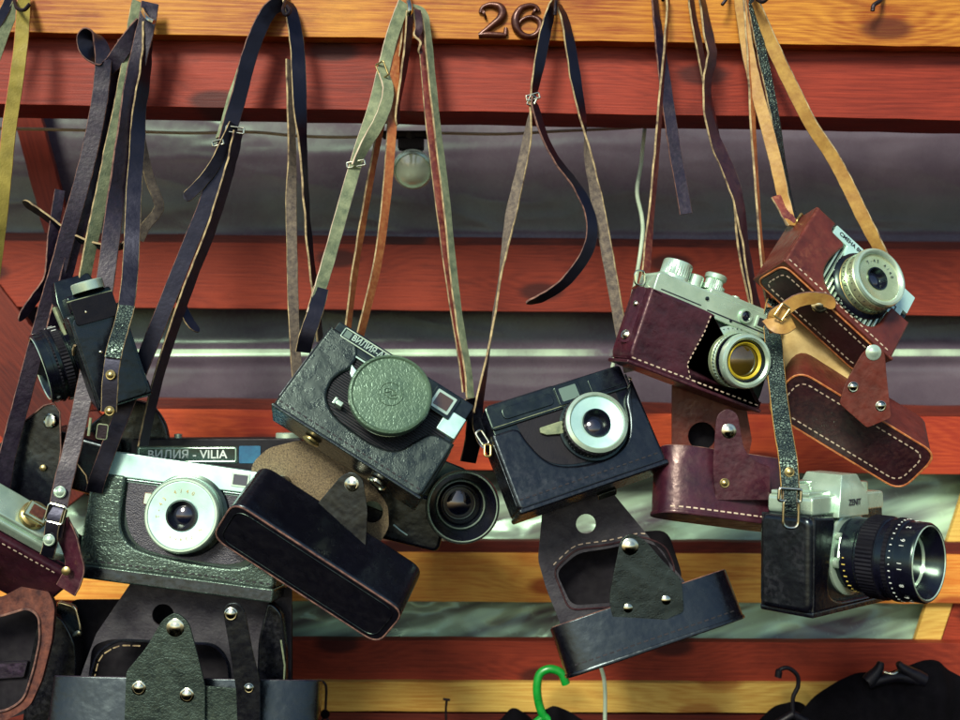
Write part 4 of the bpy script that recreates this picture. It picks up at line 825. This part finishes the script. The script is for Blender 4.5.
ringtext(ls, M, 2, 3, 23, 42.2, 'T-43 4/40', 5, BRS, 190, 15); ringtext(ls, M, 2, 3, 23, 42.2, 'N 72463', 4.6, BRS, 330, 13)
b = MB(M); b.lathe([(0,0),(2.4,0),(2,2),(0,2.4)], BRN, M=T((-36,10,30))@RY(-60), seg=14); b.prism(rect(-40,8,-32,20,2),26,34,CHR,bevel=1); b.build('red_dot', ls)
half_case(c, M, 190, 116, 33, cr([(-66,33),(-63,28),(-62,-2),(-58,-20),(-44,-34),(-10,-40),(40,-42),(70,-36),(84,0),(88,20)],3), 20, 48, GRN, BLKS, seam=6, label='half case of cracked greenish leather with black base', base_h=10)
b = MB(M @ T((-97,0,0)) @ RY(-90)); b.prism(rect(-10,-46,10,24,6), 0, 2.4, BLKS, bevel=.7); sd = b.build('side_tab', c)
snap(sd, M @ T((-97,0,0)) @ RY(-50), 4, 14, 4, 4, BRS); snap(sd, M @ T((-97,0,0)) @ RY(-50), 4, -30, 4, 3.6, BRS)
# its flap
fb, MT = panel_sheet(c, 'flap_back', [(134,578),(292,588),(290,735),(64,735),(82,672),(96,634)], -28, 2.6, SCR, holes=[circ(163,615,11,20), rp([(92,645),(112,639),(215,643),(228,656),(232,720),(84,720)],[10,8,12,10,4,4])], r=3, label='worn dark grey back with a wide window and a round hole')
b = MB(PX(-27)); q = rp([(87,690),(97,652),(118,640),(214,644),(228,660),(231,690)],[2,14,8,14,10,2]); b.tube([(p[0],p[1],0) for p in q], 1.5, PBK, seg=6); b.stitch(rp([(92,690),(100,655),(119,645),(150,646)],[2,10,6,2]), .6, EDG, 8, 2, .6); b.build('window_rim', fb)
b = MB(PX(-70)); b.prism(rp([(70,600),(292,600),(292,745),(60,745)],8), -4, 0, VLT); b.build('flap_lining', c)
MF = frame(186,714,2,-17,0,-1)
fl = cup(c, MF, 268, 68, 58, BLKS, r=20, lip=PURP, seamy=12)
b = MB(PX(-6)); b.prism(rp([(268,600),(282,612),(286,650),(286,690),(256,690),(258,640)],8), -14, 0, BLKS, bevel=4, bseg=3); b.tube([(281,640,0),(285,665,1),(284,685,1)],1.0,MSU); b.build('lens_bulge', fl)
tb, MT = panel_sheet(fl, 'tab', [(162,620),(175,612),(188,622),(196,650),(205,686),(205,740),(124,740),(126,672),(146,648)], 42, 2.6, GRN, r=[8,10,9,10,5,2,2,5,8], ty=.02, cx=165, cy=680, label='cracked green leather tab with three snaps')
ROOTM[tb.name] = ROOTM[c.name]
for x,y,r in ((175,628,8),(139,688,6.4),(187,695,6.4)): snap(fl, MT, x, y, 0, r)
tc_, MT2 = panel_sheet(fl, 'patch', [(203,686),(252,690),(252,742),(198,742)], 38, 2.4, GRN, r=[2,12,2,2], label='cracked green leather patch')
td, MT3 = panel_sheet(fl, 'tab', [(223,612),(226,604),(238,603),(245,612),(252,650),(260,682),(260,742),(238,742),(236,690),(228,640)], 46, 2.6, BLKS, r=5, label='narrow navy black tab with two snaps')
snap(fl, MT3, 231, 614, 0, 6); snap(fl, MT3, 249, 688, 0, 4.4)
# straps: wide doubled black strap to its left lug
sg = strap(c, [(284,2,-30,40),(270,10,-24,35),(258,32,-20,30),(248,60,-18,28),(240,92,-16,30),(232,120,-14,20),(222,155,-12,15),(208,200,-8,10),(190,245,-4,8),(172,290,0,5),(152,340,4,5),(130,395,8,5),(110,445,12,8),(98,478,14,12),(94,492,12,20)], 14, STB, STB, EDD)
strap(c, [(282,3,-34,140),(266,12,-30,140),(254,34,-28,145),(243,66,-26,145),(232,96,-24,140),(224,122,-22,130),(218,138,-20,120)], 11, GSU, MSU)
strap(c, [(234,124,-10,40),(224,146,-8,35),(214,166,-6,25),(202,182,-4,15),(189,195,-2,5),(184,198,-2,5)], 10, STB, STB, taper_end=True)
strap(c, [(238,132,-10,60),(232,160,-9,62),(222,195,-6,62),(209,235,-4,62),(193,275,-4,62),(175,325,-6,62),(159,375,-8,62),(147,425,-10,62),(143,446,-12,62)], 12, PURP, STB, EDG)
loopring(sg, frame(235,130,-8), 0,0,0, 9,2.8,1.0, NIK, 'buckle', RZ(-8), True); loopring(sg, frame(218,143,-6), 0,0,0, 5.4,2.4,1.0, NIK, 'buckle', RZ(15), True)
strap(c, [(178,274,-14,65),(178,292,-14,60),(183,308,-14,45),(190,322,-14,40),(199,332,-14,40)], 9, STB, STB, taper_end=True)
strap(c, [(288,2,-30,60),(292,14,-26,40),(297,45,-23,28),(299,80,-21,22),(300,110,-20,40),(303,150,-19,70),(306,200,-18,80),(310,250,-18,78),(316,300,-20,78),(320,340,-30,78)], 13.5, STB, MSU)
strap(c, [(290,60,-27,50),(291,110,-27,60),(292,160,-27,55),(291,200,-27,20),(292,250,-27,15),(293,300,-27,20),(295,345,-27,30),(298,390,-30,35),(300,430,-40,40)], 10, GSU, GSU)

# ---------------------------------------------------------------- 7: camera behind with lettered plate
M = frame(216,500,-78,-2,2,0)
c = thing('camera', 'black camera with a white framed name plate, mostly hidden behind the pale topped one', 'camera', M, 'old film cameras hanging by their straps')
b = MB(M); b.prism(rect(-78,-50,88,50,4), -22, 20, PBK, bevel=2); b.build('body', c)
b = MB(M); b.prism(rect(-78,28,88,62,3), -22, 22, PMT, bevel=1.6); tp = b.build('top_plate', c)
b = MB(M); b.prism(rect(-72,38,26,55,2), 21.8, 23, PBK); b.tube([(p[0],p[1],23.2) for p in rect(-70,40,24,53,2)], .75, CHR, closed=True); b.prism(rect(27,38,48,55,1.5),21.8,23,mat('blue_glass',(20,70,110),(40,110,140),rough=.15)); b.build('name_plate', tp)
text(tp, 'lettering', 'BИЛИЯ - VILIA', M @ T((-23,46.5,23.3)), 11.5, PTX, .6, xs=1.02)
for x in (-62,-38): b = MB(M); b.lathe([(0,62),(4,62),(4,66),(0,66.5)], CHR, M=T((x,0,0))@RX(-90), seg=20); b.build('shutter_button', tp)
b = MB(M); b.lathe([(0,62),(13,62),(13,66),(12,67),(0,67)], CHR, M=T((72,0,0))@RX(-90), seg=40, flute=.5, fr=(62.5,65.5)); b.build('knob', tp)
lensset(c, M, 0, -4, [('lens',[(0,20),(34,20),(34,30),(30,32)],PBK)], (26,30,GLS))

# ---------------------------------------------------------------- 8: black lens behind the capped camera
M = frame(400,486,-84,-6,4,-22)
c = thing('camera', 'black camera whose open lens peeks out under the camera with the green cap', 'camera', M, 'old film cameras hanging by their straps')
b = MB(M); b.prism(rect(-58,-30,56,40,6), -24, 18, PBK, bevel=2); b.build('body', c)
M8 = frame(462,506,-30,-4,6,-20)
lensset(c, M8, 0, 0, [('hood',[(0,-50),(32,-50),(33,-30),(34,-4),(36,0),(37,8),(36.2,10),(34,10),(32,4),(28,-6),(24,-14),(20,-20)],PBK), ('hood_rim',[(35.2,9.6),(34.4,11),(33.6,9.8)],CHR), ('inner_ring',[(25,-12),(24.4,-10.6),(23.4,-13)],CHR), ('inner_ring',[(20,-19.6),(19.6,-18),(18.6,-20)],PBK)], (20,-21,GLS))
b = MB(frame(412,518,-72,0,0,-14)); b.prism(rect(-50,-26,34,26,8), -26, 10, BLKS, bevel=4, bseg=3); b.tube([(-16,-9,11),(-8,-13,11),(0,-16,10.6)],.9,CHR); b.build('half_case', c)
strap(c, [(472,398,-20,30),(474,420,-24,20),(473,440,-30,10),(468,462,-36,10)], 15, STB, STB)

# ---------------------------------------------------------------- 9: dark SLR, left, lens to the left
M = frame(95,347,-16,12,-60,6)
c = thing('camera', 'black camera at the left with ribbed lens pointing left, behind hanging straps', 'camera', M, 'old film cameras hanging by their straps')
bd, tp, ph, ls, z0, L = slr(c, M, w=104, h=104, D=44, lens_len=36, top=PBK, lr=35, chrome_ring=False)
lens_marks(ls, M, 0, -6, 37, z0+L*.44, 18, PTX, 4, 60, 300); ringtext(ls, M, 0, -6, 35.4, z0+L*.86, '0 2 1 4 8 0 3 7 0 2 1 6', 5, PTX, 300, 9, True)
b = MB(M); b.prism([(-58,26),(-20,24),(-26,-30),(10,-44),(58,-40),(58,30),(58,-60),(-58,-60)] if False else rect(-60,-60,60,-44,4), -27, 26, BLKS, bevel=2.4, bseg=3); b.prism(rect(-24,-58,24,30,8), 0, 3.6, BLKS, M=T((57,0,0))@RY(90), bevel=2); b.prism(rect(34,-56,60,34,4), -26, 26, BLK, bevel=2); b.build('half_case', c)
b = MB(M); b.prism([(0,48),(8,48),(20,14),(14,12)], 24, 27, MSU, bevel=.6); b.tube([(58,6,27),(46,2,28),(34,-2,27)],1.2,EDG); b.tube([(59,30,-22),(59,30,22)],.9,EDG); b.tube([(59,-8,-18),(59,4,22)],.9,EDG); b.build('lens_bracket', c); b = MB(M); b.prism(rect(-20,-8,20,16,3),0,2,PMT,M=T((61,30,0))@RY(90),bevel=.7); b.tube([(61,46,-20),(61,46,22)],.7,MSU); b.build('case_cover', c)  # thin pale tubes: raw leather edges modelled as edge highlights on the case
sg = strap(c, [(147,24,-26,70),(147,48,-24,72),(144,80,-22,60),(139,112,-20,45),(137,150,-18,25),(134,190,-14,20),(132,240,0,15),(129,285,18,15),(124,318,38,5),(116,345,54,0),(111,375,60,0),(109,412,60,0)], 13.5, STB, STB, EDG, T_=2.4)
strap(c, [(127,306,33,5),(122,325,44,0),(116,345,57,0),(113,358,61,0)], 14, CROC, CROC)
snap(sg, frame(111,375,62), 0,0,1,4.6, BRS); snap(sg, frame(110,411,62), 0,0,1,4.6, BRS); 
b = MB(frame(84,312,46)); b.lathe([(0,0),(4,0),(3,1.6),(0,2)], NIK, seg=20, M=Matrix.Diagonal((1,.6,1,1))); b.build('screw', c)
snap(c, frame(101,352,56), 0,0,1,2, NIK, 'stud', False)
b = MB(frame(92,424,36,0,0,-8)); b.tube([(-2,6,0),(-1,-12,2)],1.5,MSU); b.prism(rect(6,-14,18,2,3),0,3,IRN,bevel=1); b.build('clasp', c)
strap(c, [(139,2,-30,30),(135,22,-26,30),(131,50,-24,30),(126,78,-22,25),(120,110,-20,32),(112,145,-17,38),(105,180,-14,42),(98,212,-11,45),(91,244,-8,55),(85,275,-4,60),(81,296,0,60)], 12.5, MSU, MSU)
pf, _ = panel_sheet(c, 'case_flap', [(70,440),(110,408),(130,398),(152,404),(166,424),(170,452),(140,500),(84,500)], -66, 10, BLKS, r=14, bevel=3)

# ---------------------------------------------------------------- 10: brown cased camera cropped by the left edge
M = frame(-4,533,12,36,22,-38)
c = thing('camera', 'silver topped camera in a dark oxblood case, cut off by the left edge', 'camera', M, 'old film cameras hanging by their straps')
b = MB(M); b.prism(rect(-80,-46,80,34,18), -22, 20, OXB, bevel=3, bseg=3); b.prism(rect(-78,34,78,40,16), -20, 18, PBK, bevel=1); b.build('body', c)
Q = Matrix(((1,0,0,0),(0,0,1,0),(0,-1,0,0),(0,0,0,1)))
b = MB(M); b.prism(rect(-76,-19,66,19,18,9), 36, 50, CHR, bevel=3, bseg=3, M=Q); b.prism(rect(-70,-15,40,15,14,9), 49, 56, CHR, bevel=2, bseg=3, M=Q); b.lathe([(0,50),(5,50),(5,54),(4,55),(0,55)], CHR, M=T((53,0,0))@RX(-90), seg=24); b.lathe([(0,40),(3,40),(3,52.2),(0,52.6)], PBK, M=T((44,0,12))@RX(-90), seg=14); tp = b.build('top_plate', c)
b = MB(M); b.lathe([(0,53),(14,53),(14,58),(12,60),(0,60)], BRS, M=T((14,4,0))@RX(-90), seg=48, flute=.6, fr=(53.5,57.5)); b.box(3,25,63,67,-9,9,CHR,bevel=1.2); b.box(7,21,66.5,67.8,-6,6,RAW,bevel=.4); b.build('rewind_knob', tp)
b = MB(M); b.prism(rect(-84,-50,84,34,20), -26, 25, OXB, bevel=4, bseg=3); b.stitch([(-60,30),(66,30)], 25, THR, 3.6, 2.4, .5); b.build('half_case', c)
b = MB(M); b.lathe([(0,25),(24,25),(24,40),(0,40)], CHR, -20, -10, seg=48); b.build('lens', c)
sg = strap(c, [(150,3,-26,20),(147,22,-22,15),(140,52,-20,15),(132,88,-18,40),(125,130,-14,55),(118,180,-10,50),(112,230,-4,20),(104,290,6,8),(95,340,14,5),(84,395,24,5),(73,445,34,5),(64,480,42,5),(58,510,46,5),(53,536,46,5)], 15.5, PURP, PURP, EDD, T_=2.4)
strap(c, [(58,506,48,0),(53,522,52,0),(50,545,50,0),(47,556,46,0)], 12, STB, STB)
snap(sg, frame(60,492,48), 0,0,0,5.4, CHR); snap(sg, frame(49,540,54), 0,0,0,5.4, CHR); snap(c, frame(66,571,46), 0,0,0,4.6, BRS, ring=False)
loopring(sg, frame(56,514,52), 0,0,0, 9,9,1.5, NIK, 'buckle', RZ(-15), True)
strap(c, [(60,520,42,-20),(70,545,42,-20),(75,570,40,-20),(66,590,36,-10)], 20, OXB, OXB, EDD)

# ---------------------------------------------------------------- loose cases and straps at the left
M = frame(36,455,-10)
c = thing('camera_case', 'pointed black leather case flap with one large snap at the left, above the silver top', 'case', M)
tb, MT = panel_sheet(c, 'flap', [(-20,462),(10,434),(44,406),(54,404),(60,414),(61,450),(54,505),(50,540),(-20,520)], -10, 3, BLKS, r=[4,12,10,6,8,10,6,4,4], ty=.0)
b = MB(PX(-9)); b.tube([(10,433,0),(44,405.5,0),(54,403,0),(60,412,0),(61,450,0),(54,505,0)], .8, EDD, seg=6); b.build('raw_edge', tb)
b = MB(frame(50,421,-8,0,-24,-14)); b.lathe([(0,0),(7.5,0),(7.5,1.5),(6,2.2),(5.4,1.4),(0,1.8)],NIK,seg=32); b.build('snap', tb)
snap(tb, frame(43,468,-8), 0,0,0,3.4, BRS, ring=False); snap(tb, frame(11,461,-8), 0,0,0,2.6, NIK, ring=False)
b = MB(frame(75,462,-34,10,0,-16)); b.prism(rect(-34,-30,34,26,12), -30, 0, BLKS, bevel=4, bseg=3); b.tube([(-14,4,1),(2,0,1),(14,-10,1),(18,-20,0)],.6,EDG); b.build('case_body', c)
M = frame(22,655,-6)
c = thing('camera_case', 'opened case with a raw brown torn rim around a dark hollow, lower left corner', 'case', M)
hole = rp([(-40,622),(2,616),(28,608),(39,616),(40,640),(34,668),(24,700),(4,712),(-40,712)],[4,8,8,8,8,8,10,10,4])
tb, MT = panel_sheet(c, 'rim', [(-60,606),(0,598),(26,584),(48,590),(55,606),(52,640),(42,680),(30,706),(4,722),(-60,730)], 0, 6, RAW, holes=[hole], r=6, bevel=1.4)
b = MB(PX(1)); b.tube([(p[0],p[1],0) for p in hole], 1.3, EDD, seg=6); b.build('torn_edge', tb)
b = MB(PX(-40)); b.prism(rp([(-60,600),(44,596),(50,640),(36,710),(-60,740)],8), -6, 0, VLT); b.prism(rp([(-60,664),(30,660),(26,676),(-60,682)],2), 0, 5, PURP, bevel=1); b.build('hollow', c)
b = MB(PX(-34)); b.prism(rp([(40,610),(60,616),(74,640),(77,670),(70,705),(56,728),(20,740),(30,660)],[4,10,12,12,12,10,4,4]), -26, 0, BLKS, bevel=6, bseg=3); b.build('case_flap', c)
b = MB(PX(-50)); b.lathe([(0,0),(4,0),(3,2),(0,3)],NIK,cx=78,cy=633,seg=18,M=Matrix.Identity(4)); b.prism(rp([(56,600),(76,606),(82,630),(76,646),(58,640)],6),-6,0,BLKS,bevel=2); b.build('clasp', c)

loose('wide yellow green webbing strap hanging down the left edge', [(24,-8,-32,60),(23,14,-22,30),(21,45,-18,15),(15,90,-14,25),(9,130,-12,25),(4,180,-8,30),(-1,230,-4,50),(-8,290,0,60)], 12, YEL, YEL, OSTR)
loose('narrow yellow green strap crossing behind the wide one at the left edge', [(22,-6,-34,40),(14,10,-28,30),(6,28,-24,30),(-2,50,-22,30),(-12,80,-20,30)], 9, MSU, YEL, EDG)
loose('short dark strap end running off the upper left corner', [(12,-8,-30,30),(6,8,-24,20),(-2,22,-20,20),(-14,40,-20,20)], 8, STB, STB)
loose('dark purple strap that loops over itself near the top left of the bundle', [(141,24,-26,60),(132,36,-20,40),(122,50,-18,20),(112,64,-17,30),(103,68,-16,60),(96,62,-14,110),(87,50,-10,150),(85,38,-8,150),(92,33,-8,100),(99,40,-10,60),(103,56,-12,30),(102,80,-12,15),(98,110,-11,12),(90,150,-10,10),(80,190,-8,12),(69,228,-6,25),(60,262,-4,30),(50,296,-2,30),(38,340,0,20),(26,385,2,25),(14,430,4,30),(6,462,6,30),(0,500,6,30)], 14, PURP, STB, EDD)
loose('second dark purple strap just right of the looped one at the left', [(124,42,-30,50),(116,70,-28,50),(108,105,-26,45),(101,145,-22,40),(92,185,-18,35),(83,215,-14,35),(74,245,-12,45),(64,285,-8,50),(52,330,-6,52),(40,375,-6,55)], 12, PURP, PURP, EDD)
loose('thin dark strap hanging straight down the middle of the left bundle', [(140,60,-32,60),(132,100,-30,62),(124,140,-28,65),(116,180,-26,65),(112,215,-24,60),(108,240,-24,50)], 9, DBR, PURP, EDD)
loose('black strap tail with rounded tip poking left from the bundle at mid height', [(136,238,-12,60),(122,246,-12,60),(108,248,-12,60),(92,244,-12,58),(76,238,-12,55),(58,226,-10,50),(42,214,-8,45),(30,206,-6,40),(23,201,-6,40)], 8.5, STB, STB, EDG, taper_end=True)
loose('crooked dark strap end pointing down left below the looped strap', [(60,190,-14,30),(56,215,-12,35),(52,240,-10,50),(50,262,-8,60),(47,280,-8,60),(38,294,-8,50),(28,308,-8,50),(19,321,-8,60)], 9, PURP, PURP, EDD, taper_end=True)
loose('pale folded strap seen behind the left bundle', [(130,80,-60,40),(137,120,-60,45),(143,150,-60,40),(150,180,-60,30),(159,203,-60,20),(156,214,-60,10),(146,226,-60,20),(139,240,-60,30)], 9, GSU, GSU)
loose('flat purple brown strap with a square cut end hanging right of the white cord', [(654,-8,-32,55),(656,14,-30,50),(659,36,-28,40),(662,60,-26,25),(666,90,-24,15),(671,125,-22,10),(676,158,-20,8),(682,190,-18,5),(686,214,-16,5)], 11.5, PURP, RSTR, EDD)
# ============================================================ camera, light, render
cam = bpy.data.cameras.new('Camera'); co = bpy.data.objects.new('Camera', cam); COL.objects.link(co)
co.location = (0,0,H); co.rotation_euler = (R(90),0,0); cam.lens = 36*F/960; cam.sensor_width = 36; cam.clip_start = .02; cam.clip_end = 200
cam.dof.use_dof = True; cam.dof.focus_distance = (F-20)*s; cam.dof.aperture_fstop = 6
S.camera = co
EL, AZ = 37, -22      # sun behind the viewer, up and to the left
w = bpy.data.worlds.new('World'); S.world = w; w.use_nodes = True; nt = w.node_tree
sky = nt.nodes.new('ShaderNodeTexSky'); sky.sky_type = 'NISHITA'; sky.sun_disc = False; sky.sun_elevation = R(EL); sky.sun_rotation = R(180-AZ); sky.air_density = 1.0; sky.dust_density = 1.2; sky.ozone_density = 1.0
bg = nt.nodes['Background']; bg.inputs[1].default_value = .095; nt.links.new(sky.outputs[0], bg.inputs[0])
sd = bpy.data.lights.new('Sun','SUN'); sd.energy = 3.4; sd.angle = R(18); sd.color = (1,.95,.80); so_ = bpy.data.objects.new('Sun', sd); COL.objects.link(so_)
d = Vector((math.sin(R(AZ))*math.cos(R(EL)), -math.cos(R(AZ))*math.cos(R(EL)), math.sin(R(EL))))   # towards the sun
so_.rotation_euler = d.to_track_quat('Z','Y').to_euler()
S.view_settings.view_transform = 'Standard'; S.view_settings.look = 'None'; S.view_settings.exposure = .38; S.view_settings.gamma = 1
S.render.resolution_x = 1024; S.render.resolution_y = 768
